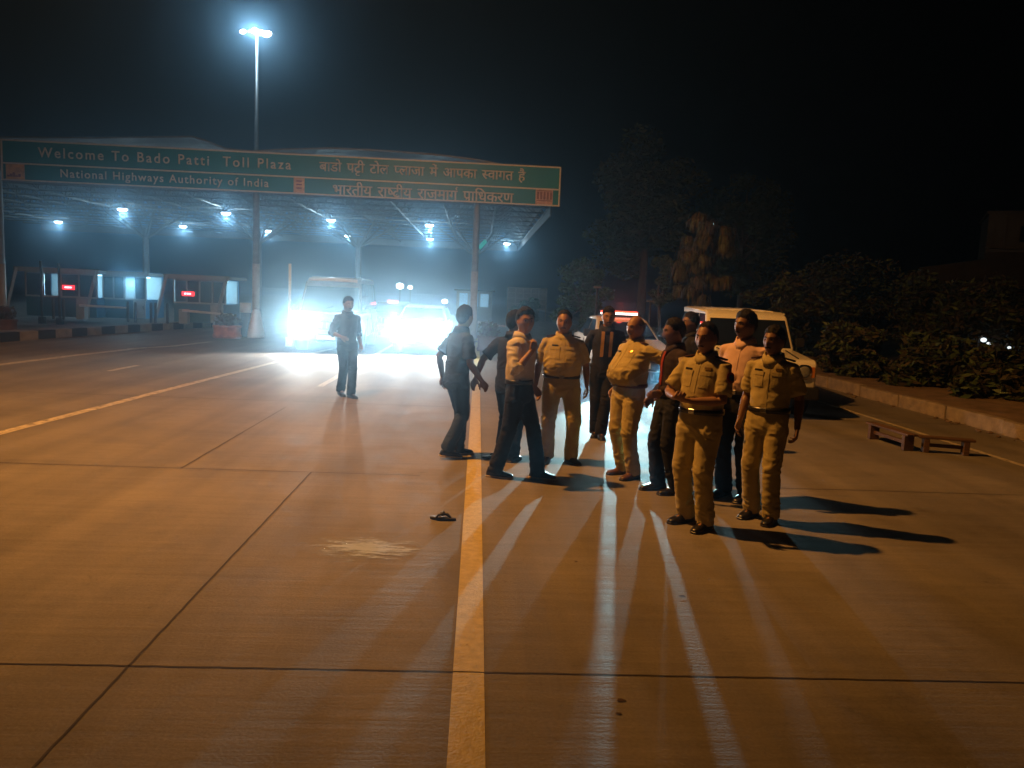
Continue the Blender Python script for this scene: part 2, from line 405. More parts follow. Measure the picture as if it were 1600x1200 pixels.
def person(label, px, py, yaw, height=1.72, skin=0, hair='short', hairm=None, lf=(.10, 0, 8), rf=(-.10, 0, -8), lean=(0, 0), twist=0,
           hy=0, hp=0, arms=None, shirt=KHAKI, trousers=KHAKI, shoe=LEATHER, sole=None, sleeve='short', tucked=True, belly=0, wide=1.0,
           belt=LEATHER, officer=False, moustache=True, extra=None, hipdrop=.0, hipoff=(0, 0), lifts=(0, 0), group=None):
    NP[0] += 1; seed = NP[0]
    base = G(px, py); s = height / 1.72
    rz = R(yaw)
    Rt = R(twist)
    def up(p):
        p = V(p); t = max(0, min(1.25, (p.z - .92) / .52)); c, sn = math.cos(Rt * t), math.sin(Rt * t)
        return V((p.x * c - p.y * sn + lean[0] * t + hipoff[0], p.x * sn + p.y * c + lean[1] * t + hipoff[1], p.z - hipdrop))
    tw = Matrix.Rotation(Rt, 3, 'Z')
    def vec(v): return tw @ V(v)
    def fin(bm): bmesh.ops.scale(bm, vec=(s, s, s), verts=bm.verts); return bm
    # ---- joints
    hips = [V((sd * .088 * wide + hipoff[0], hipoff[1], .925 - hipdrop)) for sd in (1, -1)]
    legs = []
    for hp_, ft, lift in zip(hips, (lf, rf), lifts):
        an = V((ft[0], ft[1], .085 + lift)); fa = R(ft[2]); fd = V((math.sin(fa), -math.cos(fa), 0))
        kn, an2 = ik(hp_, an, .432, .425, fd + V((0, -.25, 0)))
        legs.append((hp_, kn, an, fd, lift))
    arms = arms or {}
    armj = []
    for sd, key in ((1, 'l'), (-1, 'r')):
        a = dict(w=(sd * .255, -.045, .885), hint=(sd * .25, 1, 0), pn=(-sd, -.2, 0), curl=.55)
        a.update(arms.get(key, {}))
        sh = up((sd * .172 * (1 + (wide - 1) * .6), .005, 1.375)); w = up(a['w']) if not a.get('raw') else V(a['w'])
        el, w = ik(sh, w, .285, .25, vec(a['hint']))
        armj.append((sd, sh, el, w, vec(a['pn']), a['curl'], vec(a['d']) if 'd' in a else (w - el)))
    hc = up((0, -.02, 1.605)); Mh = Matrix.Translation(hc) @ Matrix.Rotation(Rt + R(hy), 4, 'Z') @ Matrix.Rotation(R(hp), 4, 'X')
    # ---- body: one continuous skin
    bm = B(); headgrid(bm, Mh)
    for sd in (1, -1):
        bmesh.ops.create_uvsphere(bm, u_segments=10, v_segments=8, radius=1, matrix=Mh @ Matrix.Translation((sd * .078, .012, -.004)) @ Matrix.Rotation(sd * .35, 4, 'Z') @ Matrix.Diagonal((.009, .019, .032, 1)))
    tube(bm, [up((0, .02, 1.40)), up((0, .012, 1.47)), Mh @ V((0, .018, -.07)), Mh @ V((0, .02, 0))], [.068, .058, .055, .05], 14)
    rings = []
    for z, rx, ry, yo in ((.86, .14, .10, 0), (1.0, .135, .095, 0), (1.2, .15, .1, 0), (1.34, .15, .09, 0), (1.42, .11, .07, .01), (1.46, .06, .06, .012)):
        c = up((0, yo, z)); rings.append(ring(c, vec((1, 0, 0)), vec((0, 1, 0)), rx, ry, 18))
    loft(bm, rings)
    for sd, sh, el, w, pn, curl, hd in armj:
        tube(bm, [sh + (sh - el) * .05 + V((0, 0, .0)), sh.lerp(el, .35), el, el.lerp(w, .25), el.lerp(w, .7), w + (w - el).normalized() * .012], [.052, .05, .041, .043, .032, .026], 12)
        hand(bm, w, hd, pn, curl, sd)
    for hp_, kn, an, fd, lift in legs:
        tube(bm, [hp_ + V((0, 0, .06)), hp_.lerp(kn, .4), kn, kn.lerp(an, .3), an, an - V((0, 0, .04))], [.085, .072, .05, .05, .035, .035], 12)
        tube(bm, [an + V((0, 0, -.03)), an + fd * .1 + V((0, 0, -.05))], [.035, .028], 10)
    body = link('person', fin(bm), SKIN[skin]); remesh(body, .0075, 1)
    tag(body, label, 'person', group)
    body.location = base; body.rotation_euler = (0, 0, rz)
    P = lambda nm, bm, m, sm=True, par=body: link(nm, fin(bm), m, par, sm)
    # ---- hair and face
    hm = hairm or HAIR
    if hair != 'none':
        def hf(d):
            p = headpoint(d); h = hairline(p, hair); k = (.014 if hair != 'bald' else .005)
            if hair == 'full': k = .022
            n = noise.noise(d * 6 + V((seed, 0, 0))) * .004
            q = p + d.normalized() * (.002 + k * (.45 + .55 * sstep(p.z, .0, .1)) * sstep(h, -.004, .055) + n * 1.6 * sstep(h, 0, .03))
            return q
        bm = B(); headgrid(bm, Mh, 64, 48, hf, lambda d: hairline(headpoint(d), hair) > noise.noise(d * 9) * .012 + noise.noise(d * 25) * .006)
        P('hair', bm, hm)
    for sd in (1, -1):
        bm = B(); bmesh.ops.create_uvsphere(bm, u_segments=10, v_segments=8, radius=.0115, matrix=Mh @ Matrix.Translation((sd * .031, -.084, .012)) @ Matrix.Rotation(R(90), 4, 'X'))
        o = P('eye', bm, [EYEW, EYED])
        for f in o.data.polygons:
            c = Mh.inverted() @ (f.center / s)
            if (V((c.x - sd * .031, 0, c.z - .012))).length < .006 and c.y < -.084: f.material_index = 1
        bm = B(); tube(bm, [Mh @ V((sd * .014, -.104, .031)), Mh @ V((sd * .032, -.099, .036)), Mh @ V((sd * .05, -.084, .03))], [.004, .0045, .002], 6)
        P('eyebrow', bm, HAIR)
    if moustache:
        bm = B(); tube(bm, [Mh @ V((x, -.103 + abs(x) * abs(x) * 9, -.053 - abs(x) * .22)) for x in (-.03, -.018, -.006, .006, .018, .03)], [.002, .006, .0065, .0065, .006, .002], 8)
        P('moustache', bm, hm)
    # ---- trousers
    bm = B(); rings = []
    for z, rx, ry in ((1.05, .158, .112), (1.0, .165, .12), (.93, .176, .13), (.87, .172, .132), (.81, .15, .12), (.785, .11, .09)):
        rings.append(ring(up((0, .005, z)) if z > .92 else V((hipoff[0], .005 + hipoff[1], z - hipdrop)), V((1, 0, 0)), V((0, 1, 0)), rx * wide, ry * (1 + (wide - 1) * .8), 20))
    loft(bm, rings)
    for hp_, kn, an, fd, lift in legs:
        k = 1 + (wide - 1) * .7
        end = an + V((0, .012, -.035)) if lift < .02 else an + (an - kn).normalized() * .03
        tube(bm, [hp_ + V((0, 0, .05)), hp_.lerp(kn, .25), hp_.lerp(kn, .6), kn, kn.lerp(an, .35), kn.lerp(an, .75), end], [.098 * k, .102 * k, .09 * k, .076 * k, .076, .073, .075], 14)
    tr = P('trousers', bm, trousers); remesh(tr, .011, 3)
    folds(tr, .0085, 11 / s, lambda c: .35 + 1.1 * math.exp(-((c.z / s - .17) / .11) ** 2) + .8 * math.exp(-((c.z / s - .52) / .09) ** 2) + .7 * math.exp(-((c.z / s - .84) / .07) ** 2), seed, (1, 1, 1.7))
    # ---- shirt
    bm = B(); rings = []; bot = .99 if tucked else .80
    prof = [(bot, .166, .122), (bot + .035, .175, .13), (1.08, .172, .125), (1.17, .174, .121), (1.28, .188, .124), (1.345, .188, .116), (1.395, .172, .102), (1.425, .135, .086), (1.455, .095, .074), (1.48, .07, .066)]
    for z, rx, ry in prof:
        g = math.exp(-((z - 1.135) / .14) ** 2) * belly
        rings.append(ring(up((0, .005 - g * .75, z)), vec((1, 0, 0)), vec((0, 1, 0)), (rx * .965 + g * .35) * wide, ry * (1 + (wide - 1) * .8) + g * .7, 22, .92))
    loft(bm, rings)
    for sd, sh, el, w, pn, curl, hd in armj:
        if sleeve == 'short':
            end = sh.lerp(el, .80); tube(bm, [sh + V((-sd * .05, 0, .005)), sh, sh.lerp(el, .4), end], [.06, .062, .066, .071], 14)
        elif sleeve == 'rolled':
            tube(bm, [sh + V((-sd * .05, 0, .005)), sh, sh.lerp(el, .5), el, el.lerp(w, .3)], [.062, .065, .066, .06, .058], 14)
        else:
            tube(bm, [sh + V((-sd * .05, 0, .005)), sh, sh.lerp(el, .5), el, el.lerp(w, .5), el.lerp(w, .97)], [.062, .065, .064, .057, .05, .042], 14)
    st = P('shirt', bm, shirt); remesh(st, .010, 3)
    folds(st, .008, 10 / s, lambda c: .35 + .9 * math.exp(-((c.z / s - 1.11) / .07) ** 2) - .25 * math.exp(-((c.z / s - 1.0) / .04) ** 2) + .8 * sstep(abs(c.x / s), .14, .2), seed + 30, (1, 1, 1.5))
    # ---- collar
    bm = B(); rings = []
    for r, z, fz in ((.108, 1.43, -.06), (.084, 1.507, -.045), (.076, 1.506, -.045), (.09, 1.44, -.05)):
        rg = []
        for i in range(20):
            t = 2 * math.pi * i / 20; dx, dy = math.cos(t), math.sin(t); f = max(0, -dy) ** 2
            rg.append(up((dx * r, dy * r * .98 + .006 - (.012 if dy < 0 else 0) * f, z + fz * f)))
        rings.append(rg)
    loft(bm, rings + [rings[0]], cap=False)
    bmesh.ops.remove_doubles(bm, verts=bm.verts, dist=1e-5)
    P('collar', bm, shirt)
    bvh = BVHTree.FromPolygons([v.co / s for v in st.data.vertices], [p.vertices[:] for p in st.data.polygons])
    def patch(nm, x, z, w, h, m, off=.006, dirv=(0, 1, 0), org=None, n=5):
        bm = B(); g = []
        dv = vec(dirv)
        for j in range(n):
            row = []
            for i in range(n):
                u, t = x + w * (i / (n - 1) - .5), z + h * (j / (n - 1) - .5)
                o_ = up((u, -.7, t)) if org is None else org(u, t)
                hit = bvh.ray_cast(o_, dv)[0]
                if hit is None: return None
                row.append(hit - dv * off)
            g.append(row)
        f = [[bm.verts.new(p) for p in r] for r in g]; b_ = [[bm.verts.new(p + dv * (off + .006)) for p in r] for r in g]
        for j in range(n - 1):
            for i in range(n - 1):
                bm.faces.new((f[j][i], f[j][i + 1], f[j + 1][i + 1], f[j + 1][i]))
        ed = [(0, i) for i in range(n)] + [(j, n - 1) for j in range(1, n)] + [(n - 1, i) for i in range(n - 2, -1, -1)] + [(j, 0) for j in range(n - 2, 0, -1)]
        for p, q in zip(ed, ed[1:] + ed[:1]):
            bm.faces.new((f[q[0]][q[1]], f[p[0]][p[1]], b_[p[0]][p[1]], b_[q[0]][q[1]]))
        return P(nm, bm, m, False, st if nm in ('pocket', 'pocket_flap', 'name_plate', 'badge', 'placket', 'arm_patch', 'stripe') else body)
    patch('placket', 0, 1.22, .035, .42, shirt, .004, n=9)
    if officer:
        for sd in (1, -1):
            patch('pocket', sd * .09, 1.265, .105, .115, shirt, .004)
            patch('pocket_flap', sd * .09, 1.325, .11, .035, shirt, .008)
            bm = B(); a_, b_ = up((sd * .088, .0, 1.468)), up((sd * .185, .0, 1.432)); d_ = (b_ - a_).normalized(); f_ = vec((0, 1, 0))
            u_ = d_.cross(f_).normalized(); u_ = u_ if u_.z > 0 else -u_
            loft(bm, [ring(a_ + u_ * -.004, f_, u_, .022, .007, 8, .6), ring(b_ + u_ * .012, f_, u_, .027, .008, 8, .6)])
            P('epaulette', bm, officer, True, st)
        patch('name_plate', -.09, 1.352, .07, .016, LEATHER, .010, n=3)
        patch('badge', .09, 1.365, .05, .022, mat('brass_badge', (.6, .4, .12), .3, .9), .011, n=3)
    # ---- belt
    if belt is not None and tucked:
        bm = B(); rings = []
        for z, k in ((.982, .006), (.982, .021), (1.026, .021), (1.026, .006)):
            g = belly * .25
            rings.append(ring(up((0, .005 - g * .6, z)), V((1, 0, 0)), V((0, 1, 0)), (.166 + k) * wide + g * .3, (.122 + k) * (1 + (wide - 1) * .8) + g * .6, 28, .95))
        loft(bm, rings + [rings[0]], cap=False); bmesh.ops.remove_doubles(bm, verts=bm.verts, dist=1e-5)
        bl = P('belt', bm, belt)
        bm = B(); p = up((0, .005 - belly * .15 - (.147 * (1 + (wide - 1) * .8) + belly * .15), 1.005))
        box(bm, -.028, .028, -.007, .004, -.021, .021, 0, Matrix.Translation(p)); bmesh.ops.bevel(bm, geom=bm.edges, offset=.003, segments=1, affect='EDGES')
        P('buckle', bm, STEEL, False, bl)
    # ---- shoes
    for hp_, kn, an, fd, lift in legs:
        sdv = V((-fd.y, fd.x, 0)); o_ = V((an.x, an.y, 0)) - fd * .01
        pit = Matrix.Rotation(0, 3, 'X')
        def sp(l, w, z):
            q = fd * l + sdv * w + V((0, 0, z))
            if lift > 0:
                t = lift / .2; piv = fd * .15; r_ = q - piv; ca, sa = math.cos(t), math.sin(t); f_ = r_.dot(fd); q = piv + fd * (f_ * ca + r_.z * sa) + sdv * r_.dot(sdv) + V((0, 0, -f_ * sa + r_.z * ca))
            return o_ + q
        for nm, hs, m in (('shoe', 1, shoe), ('sole', 0, sole or LEATHER)):
            bm = B(); rings = []
            for l, w, h in ((-.085, .022, .05), (-.075, .034, .075), (-.04, .040, .098), (.01, .043, .104), (.06, .046, .08), (.11, .050, .06), (.155, .047, .05), (.185, .034, .042), (.2, .016, .03)):
                rg = []
                for k in range(14):
                    t = 2 * math.pi * k / 14; c_, s_ = math.cos(t), math.sin(t)
                    if hs: z = .016 + (h - .016) * max(0, s_) ** .7 if s_ > 0 else .016 - .001; ww = w * math.copysign(abs(c_) ** .7, c_)
                    else: z = .018 if s_ > 0 else .0; ww = (w + .004) * math.copysign(abs(c_) ** .25, c_)
                    rg.append(sp(l * (1 if hs else 1.02), ww, z))
                rings.append(rg)
            loft(bm, rings)
            if hs: so = P('shoe', bm, m)
            else: P('sole', bm, m, True, so)
    if extra: extra(dict(P=P, patch=patch, up=up, vec=vec, body=body, shirt=st, armj=armj, Mh=Mh, bvh=bvh, s=s))
    return body

NAVY = cloth('navy_cloth', (.018, .02, .032)); BLACKC = cloth('black_cloth', (.012, .012, .014)); JEANS = cloth('dark_denim', (.03, .042, .07))
PALE = cloth('pale_beige_cloth', (.62, .59, .54)); PINK = cloth('pale_pink_cloth', (.64, .45, .42)); TEE = cloth('dark_blue_cotton', (.035, .045, .065))
GREYT = cloth('charcoal_cloth', (.03, .03, .033)); MAROON = cloth('dark_maroon_cloth', (.03, .02, .028))
RANK = cloth('dark_rank_cloth', (.05, .02, .02)); PALESOLE = mat('pale_rubber_sole', (.5, .42, .3), .7)
# walker in front of the van
person('man in dark clothes walking alone in front of the glaring white van', 541, 620, 34, 1.72, 1, lf=(.03, -.13, 5), rf=(-.03, .17, -5), lifts=(0, .03),
       arms=dict(r=dict(w=(-.22, -.24, 1.06), hint=(-.6, 1, -.3), curl=.9), l=dict(w=(.25, -.02, .9), curl=.8)), shirt=GREYT, trousers=BLACKC, sleeve='rolled', tucked=False, belt=None, hp=6)
# dark blue T-shirt, seen from behind
person('man in dark T-shirt and blue jeans stepping over the yellow line, seen from behind', 709, 713, 118, 1.72, 1, lf=(.09, -.10, 0), rf=(-.09, .13, 0), lifts=(0, .03), hipdrop=.0,
       lean=(0, -.05), hy=25, arms=dict(l=dict(w=(.24, .06, .90), curl=.7), r=dict(w=(-.24, -.20, .90), hint=(-.3, 1, 0), curl=.5)), shirt=TEE, trousers=JEANS, tucked=False, belt=None, moustache=False, sole=PALESOLE)
# bare arm swinging, hidden behind the pale shirt
person('man in black sleeveless vest half hidden behind the pale shirted man', 792, 718, 150, 1.68, 1, hair='full', lf=(.10, -.05, 0), rf=(-.10, .05, 0), lean=(0, -.04), hy=-25,
       arms=dict(r=dict(w=(-.27, .0, .88), curl=.5), l=dict(w=(.42, .08, .93), hint=(.3, .4, 0), curl=.4, pn=(0, -1, .3))), shirt=NAVY, trousers=NAVY, tucked=False, belt=None, moustache=False)
# pale shirt, hand at his chin
person('man in pale shirt and dark trousers striding with a hand at his chin', 806, 746, 72, 1.74, 2, hair='full', lf=(.07, -.22, 0), rf=(-.07, .20, 0), lifts=(0, .0), hipdrop=.008, lean=(0, -.01), twist=-18, hy=-38,
       arms=dict(r=dict(w=(-.17, -.20, 1.33), hint=(-.6, .6, -1), curl=1.0, pn=(.4, 1, 0), d=(.35, -.1, 1)), l=dict(w=(.25, -.10, .92), curl=.7)), shirt=PALE, trousers=NAVY, sleeve='rolled', moustache=False, sole=PALESOLE)
# officer, full face
person('stout khaki officer facing the camera with his arms at his sides', 871, 722, -6, 1.71, 0, hair='receding', lf=(.15, 0, 32), rf=(-.12, 0, -14), belly=.055, wide=1.12, hy=-6,
       arms=dict(l=dict(w=(.29, -.02, .90)), r=dict(w=(-.29, -.05, .90))), officer=RANK, belt=LEATHER, trousers=KHAKI2)
def lanyard(c):
    OC = cloth('orange_scarf_cloth', (.27, .16, .06)) if c['kind'] == 'scarf' else cloth('red_tie_cloth', (.30, .04, .02))
    for x in ((-.055, .055) if c['kind'] == 'scarf' else (0,)):
        c['patch']('stripe', x, 1.25, .042, .33, OC, .012, n=8)
def scarf(c): c['kind'] = 'scarf'; lanyard(c)
person('man in dark jacket with ochre scarf walking through the headlight beam', 937, 683, -4, 1.76, 0, lf=(.0, -.08, 5), rf=(-.06, .06, -10), hy=0, hp=8, lean=(.02, 0), hipoff=(.0, 0),
       shirt=NAVY, trousers=BLACKC, sleeve='long', tucked=False, belt=None, extra=scarf, arms=dict(l=dict(w=(.25, -.05, .93)), r=dict(w=(-.25, -.03, .93))))
# heavy officer in profile
person('heavy balding khaki officer seen in profile with a large belly', 977, 743, -62, 1.70, 0, hair='bald', hairm=GREYHAIR, lf=(.15, -.02, 10), rf=(-.08, .02, -8), belly=.09, wide=1.14, hy=8, hp=4, lean=(0, .05), hipoff=(0, -.02),
       arms=dict(l=dict(w=(.34, .20, 1.02), hint=(.8, .8, 0), curl=.7), r=dict(w=(-.27, .02, .93), curl=.6)), officer=RANK, belt=BROWNLEATHER, trousers=KHAKI, shoe=BROWNLEATHER)
def guard(c):
    c['kind'] = 'tie'; lanyard(c)
    sd, sh, el, w, pn, cu, hd = c['armj'][0]; up = c['up']
    WP = mat('white_patch_cloth', (.6, .5, .38), .8); p = sh.lerp(el, .22); n = V((.9, -.45, .15)).normalized()
    for sgn, (ssd, sh2, el2, *_r) in ((1, c['armj'][0]), (-1, c['armj'][1])):
        ax = (el2 - sh2).normalized(); n = c['vec']((sgn * .9, -.42, .1)); n = (n - ax * n.dot(ax)).normalized(); t = ax.cross(n); q = sh2.lerp(el2, .2)
        bm = B(); rg = []
        for l in (-.03, .03):
            rg.append([q + ax * l + (n * math.cos(a) + t * math.sin(a)) * r for a, r in ((-.5, .088), (-.17, .09), (.17, .09), (.5, .088), (.5, .075), (-.5, .075))])
        loft(bm, rg); c['P']('arm_patch', bm, WP, False, c['shirt'])
person('guard in dark uniform and red tie turned towards the heavy officer', 1040, 769, -80, 1.70, 1, lf=(.10, .06, 0), rf=(-.10, -.05, 0), hy=-6, hp=4, shirt=MAROON, trousers=NAVY, sleeve='long', belt=LEATHER, extra=guard, wide=1.02,
       arms=dict(r=dict(w=(-.25, -.10, .93), curl=.8), l=dict(w=(.24, -.22, 1.04), hint=(.4, 1, 0), curl=.8)))
def shoulder_patch(c):
    for sgn, (ssd, sh2, el2, *_r) in ((1, c['armj'][0]),):
        ax = (el2 - sh2).normalized(); n = c['vec']((1, -.35, 0)); n = (n - ax * n.dot(ax)).normalized(); t = ax.cross(n); q = sh2.lerp(el2, .34)
        for rr_, l0, m in ((.090, .045, mat('red_emblem_cloth', (.35, .03, .02), .8)), (.092, .026, mat('blue_emblem_cloth', (.03, .05, .2), .8))):
            bm = B(); k = l0 / .09
            pts = [(q + ax * (l0 * math.sin(a)) + (n * math.cos(k * math.cos(a)) + t * math.sin(k * math.cos(a))) * rr_) for a in [2 * math.pi * i / 14 for i in range(14)]]
            ctr = q + n * (rr_ - .02)
            vs = [bm.verts.new(p) for p in pts]; vi = [bm.verts.new(p.lerp(ctr, .25)) for p in pts]
            bm.faces.new(vs); [bm.faces.new((vs[i], vi[i], vi[(i + 1) % 14], vs[(i + 1) % 14])) for i in range(14)]
            c['P']('arm_patch', bm, m, False, c['shirt'])
# man in the pink shirt
person('moustached man in pink shirt standing between the two nearest officers', 1146, 778, -48, 1.80, 1, hair='full', lf=(.11, .0, 4), rf=(-.11, 0, -4), hy=-14, shirt=PINK, trousers=BLACKC, sleeve='long', wide=1.04, belly=.03,
       arms=dict(l=dict(w=(.25, -.05, .9)), r=dict(w=(-.25, -.05, .9))))
person('officer with clasped hands and a red shoulder emblem, nearest the camera', 1083, 822, -48, 1.70, 0, hair='receding', hairm=HAIR, lf=(.12, -.01, 2), rf=(-.12, .06, -14), hy=2, hp=2, wide=1.04, belly=.03, lean=(0, .02),
       arms=dict(l=dict(w=(.04, -.24, 1.10), hint=(.8, .6, -.2), curl=.8, pn=(0, .6, 1), d=(-.8, -.5, .1)), r=dict(w=(-.10, -.27, 1.12), hint=(-.8, .6, -.2), curl=.9, pn=(0, .6, 1), d=(.75, -.6, .0))), officer=RANK, extra=shoulder_patch)
person('slim khaki officer with moustache standing by the jeep with arms hanging', 1187, 812, -40, 1.69, 1, hair='short', lf=(.10, -.02, 6), rf=(-.10, .05, -10), hy=-12, wide=.98, lean=(0, .02),
       arms=dict(l=dict(w=(.26, .0, .87), curl=.8), r=dict(w=(-.24, -.04, .88))), officer=RANK, trousers=KHAKI2)
person('man in black top at the jeep, head turned away in profile', 1068, 705, -85, 1.74, 1, lf=(.1, 0, 4), rf=(-.1, 0, -4), shirt=BLACKC, trousers=BLACKC, sleeve='long', tucked=False, belt=None, hy=5)

# ------------------------------------------------------------------ overhead sign
WHITE = mat('white_paint', (.72, .72, .70), .5, amt=.08, scale=3)
GREYSTEEL = mat('galvanised_steel', (.42, .44, .45), .45, .5, amt=.15, scale=4)
DARKSTEEL = mat('dark_painted_steel', (.05, .055, .06), .5, .2, amt=.2)
SIGNGREEN = mat('sign_green', (.0, .26, .42), .45, amt=.1, scale=.6)
LETTER = mat('reflective_lettering', (.85, .85, .82), .5, amt=.05)
STICK = mat('sticker_orange', (.8, .55, .2), .55, amt=.25, scale=5)
STICKD = mat('sticker_brown', (.3, .13, .05), .6, amt=.2)
SY = 30.0
A, Bp = At(1, 219, SY), At(877, 259, SY); C_, D_ = At(1, 284, SY), At(877, 320.5, SY)
SZ1 = (A.z + Bp.z) / 2; SZ0 = (C_.z + D_.z) / 2; SX0, SX1 = A.x, Bp.x
sg = thing('overhead_sign', 'long green overhead sign with English and Hindi welcome lettering above the road', 'road sign', ((SX0 + SX1) / 2, SY, 0))
ox = (SX0 + SX1) / 2
def rel(p): return V((p.x - ox, p.y - SY, p.z))
bm = B(); box(bm, SX0 - ox, SX1 - ox, 0, .09, SZ0, SZ1); panel = link('sign_panel', bm, SIGNGREEN, sg)
bm = B(); fw = .055; hw = (SX1 - SX0) / 2; ms = SZ1 - (SZ1 - SZ0) * .575
for z in (SZ0 + fw / 2, ms, SZ1 - fw / 2): box(bm, -hw + .01, hw - .01, -.02, -.001, z - fw / 2, z + fw / 2)
for x in (-hw, hw - fw): box(bm, x, x + fw, -.023, -.001, SZ0, SZ1)
bo = link('border', bm, LETTER, panel)
bm = B()
for i in range(13):
    x = -hw + .6 + i * (2 * hw - 1.2) / 12; box(bm, x - .04, x + .04, .091, .17, SZ0 + .1, SZ1 - .1)
link('stiffener', bm, GREYSTEEL, panel)
def textmesh(body, gap=1.0, bold=.012):
    c = bpy.data.curves.new('t', 'FONT'); c.body = body; c.space_character = gap; c.resolution_u = 3; c.offset = bold if ord(body[0]) < 2000 else .010
    o = bpy.data.objects.new('t', c); COL.objects.link(o)
    dg = bpy.context.evaluated_depsgraph_get(); me = bpy.data.meshes.new_from_object(o.evaluated_get(dg))
    b = B(); b.from_mesh(me); bpy.data.objects.remove(o); bpy.data.curves.remove(c); bpy.data.meshes.remove(me)
    return b
def xmax(b): return max((v.co.x for v in b.verts), default=0)
_ref = None
def adv(s):
    global _ref
    if _ref is None: b = textmesh('क'); _ref = xmax(b); b.free()
    b = textmesh(s + 'क'); r = xmax(b) - _ref; b.free(); return r
def shaped(segs):
    """lay Devanagari segments side by side; '~x' keeps the half form, '^x' hangs a small letter under the last one"""
    out = B(); x = 0; kk = 0
    segs = [c for g in segs for c in ([g] if g[0] in '~^ ' or g in ('reph', 'rakar') else list(g))]
    for s in segs:
        kk += 1
        if s == ' ': x += .42; continue
        if s[0] == '~':
            b = textmesh(s[1:]); w = adv(s[1:]); cut = w * .68
            bmesh.ops.bisect_plane(b, geom=b.verts[:] + b.edges[:] + b.faces[:], plane_co=(cut, 0, 0), plane_no=(1, 0, 0), clear_outer=True); a_ = cut
        elif s[0] == '^':
            b = textmesh(s[1:]); w = adv(s[1:]); bmesh.ops.transform(b, matrix=Matrix.Translation((-w * .85, -.22, 0)) @ Matrix.Diagonal((.7, .55, 1, 1)), verts=b.verts); a_ = 0
        elif s == 'reph':
            b = B(); pts = [(-.02, .70), (-.10, .78), (-.06, .88), (.03, .86)]
            for p, q in zip(pts, pts[1:]): box(b, -.03, .03, 0, 1, 0, .001, 0, None) if False else None
            vs = []
            for p in pts: vs.append((b.verts.new((p[0] - .03, p[1] - .02, 0)), b.verts.new((p[0] + .03, p[1] + .02, 0))))
            for u, w_ in zip(vs, vs[1:]): b.faces.new((u[0], u[1], w_[1], w_[0]))
            a_ = 0
        elif s == 'rakar':
            b = B(); vs = [b.verts.new(p) for p in ((-.16, .18, 0), (-.13, .24, 0), (-.33, .05, 0), (-.37, .10, 0))]; b.faces.new((vs[0], vs[1], vs[3], vs[2])); a_ = 0
        else: b = textmesh(s); a_ = adv(s)
        bmesh.ops.translate(b, vec=(x, 0, (kk % 4) * .003), verts=b.verts)
        me = bpy.data.meshes.new('t'); b.to_mesh(me); nf = len(b.faces); b.free(); out.from_mesh(me); out.faces.ensure_lookup_table(); bpy.data.meshes.remove(me); x += a_
        if s not in ('reph', 'rakar'):
            d2 = bmesh.ops.duplicate(out, geom=out.faces[-nf:])['geom']
            bmesh.ops.translate(out, vec=(.022, 0, .0125), verts=[g for g in d2 if isinstance(g, bmesh.types.BMVert)])
    return out
def letter(b, p0, p1, zb, zt, m=LETTER):                   # fit a text between two pixel columns
    xs = [v.co.x for v in b.verts]; ys = [v.co.y for v in b.verts]; x0, x1, y0, y1 = min(xs), max(xs), min(ys), max(ys)
    for v in b.verts:
        v.co = V((p0 + (v.co.x - x0) / (x1 - x0) * (p1 - p0), -.012 - v.co.z, zb + (v.co.y - y0) / (y1 - y0) * (zt - zb)))
    r = bmesh.ops.extrude_face_region(b, geom=b.faces[:])
    bmesh.ops.translate(b, vec=(0, -.012, 0), verts=[g for g in r['geom'] if isinstance(g, bmesh.types.BMVert)])
    bmesh.ops.recalc_face_normals(b, faces=b.faces)
    link('lettering', b, m, panel)
def rx(px, py=260): return At(px, py, SY).x - ox
up_h = SZ1 - ms; lo_h = ms - SZ0
letter(textmesh('Welcome To Bado Patti  Toll Plaza', 1.28), rx(60), rx(455), ms + up_h * .30, ms + up_h * .73)
letter(textmesh('National Highways Authority of India', 1.2), rx(95, 280), rx(420, 285), SZ0 + lo_h * .17, SZ0 + lo_h * .80)
letter(shaped(['बाडो', ' ', 'प', 'ट', '^ट', 'ी', ' ', 'टोल', ' ', '~प', 'लाजा', ' ', 'में', ' ', 'आपका', ' ', '~स', 'वागत', ' ', 'है']), rx(499), rx(822), ms + up_h * .18, ms + up_h * .86)
letter(shaped(['भारतीय', ' ', 'रा', '~ष', 'ट', 'rakar', 'ीय', ' ', 'राजमाग', 'reph', ' ', 'प', 'rakar', 'ा', 'िध', 'करण']), rx(520, 300), rx(803, 300), SZ0 + lo_h * .08, SZ0 + lo_h * .88)
for p0, p1, m2, kind in ((10, 39, STICKD, 0), (459, 476, STICK, 1), (838, 865, STICKD, 2)):
    bm = B(); a_, b_ = rx(p0, 280), rx(p1, 280); z0, z1 = SZ0 + .06, ms - .03
    box(bm, a_, b_, -.018, -.001, z0, z1)
    em = link('emblem', bm, STICK if kind != 2 else mat('sticker_peach', (.72, .5, .36), .55, amt=.2, scale=6), panel)
    bm = B()
    if kind == 0:
        for k in range(5): box(bm, a_ + .1 * k + .04, a_ + .1 * k + .13, -.022, -.017, z0 + .08, z0 + .14 + .05 * (k % 3))
    elif kind == 1:
        for k in range(3): box(bm, a_ + .1, b_ - .1, -.022, -.017, z0 + .14 + k * .13, z0 + .19 + k * .13)
    else:
        for k in range(5): box(bm, a_ + .05 + k * .125, a_ + .13 + k * .125, -.022, -.017, z0 + .18, z0 + .46)
        box(bm, a_ + .03, b_ - .03, -.022, -.017, z0 + .12, z0 + .15); box(bm, a_ + .03, b_ - .03, -.022, -.017, z0 + .49, z0 + .52)
    link('emblem_mark', bm, STICKD, em if False else panel)
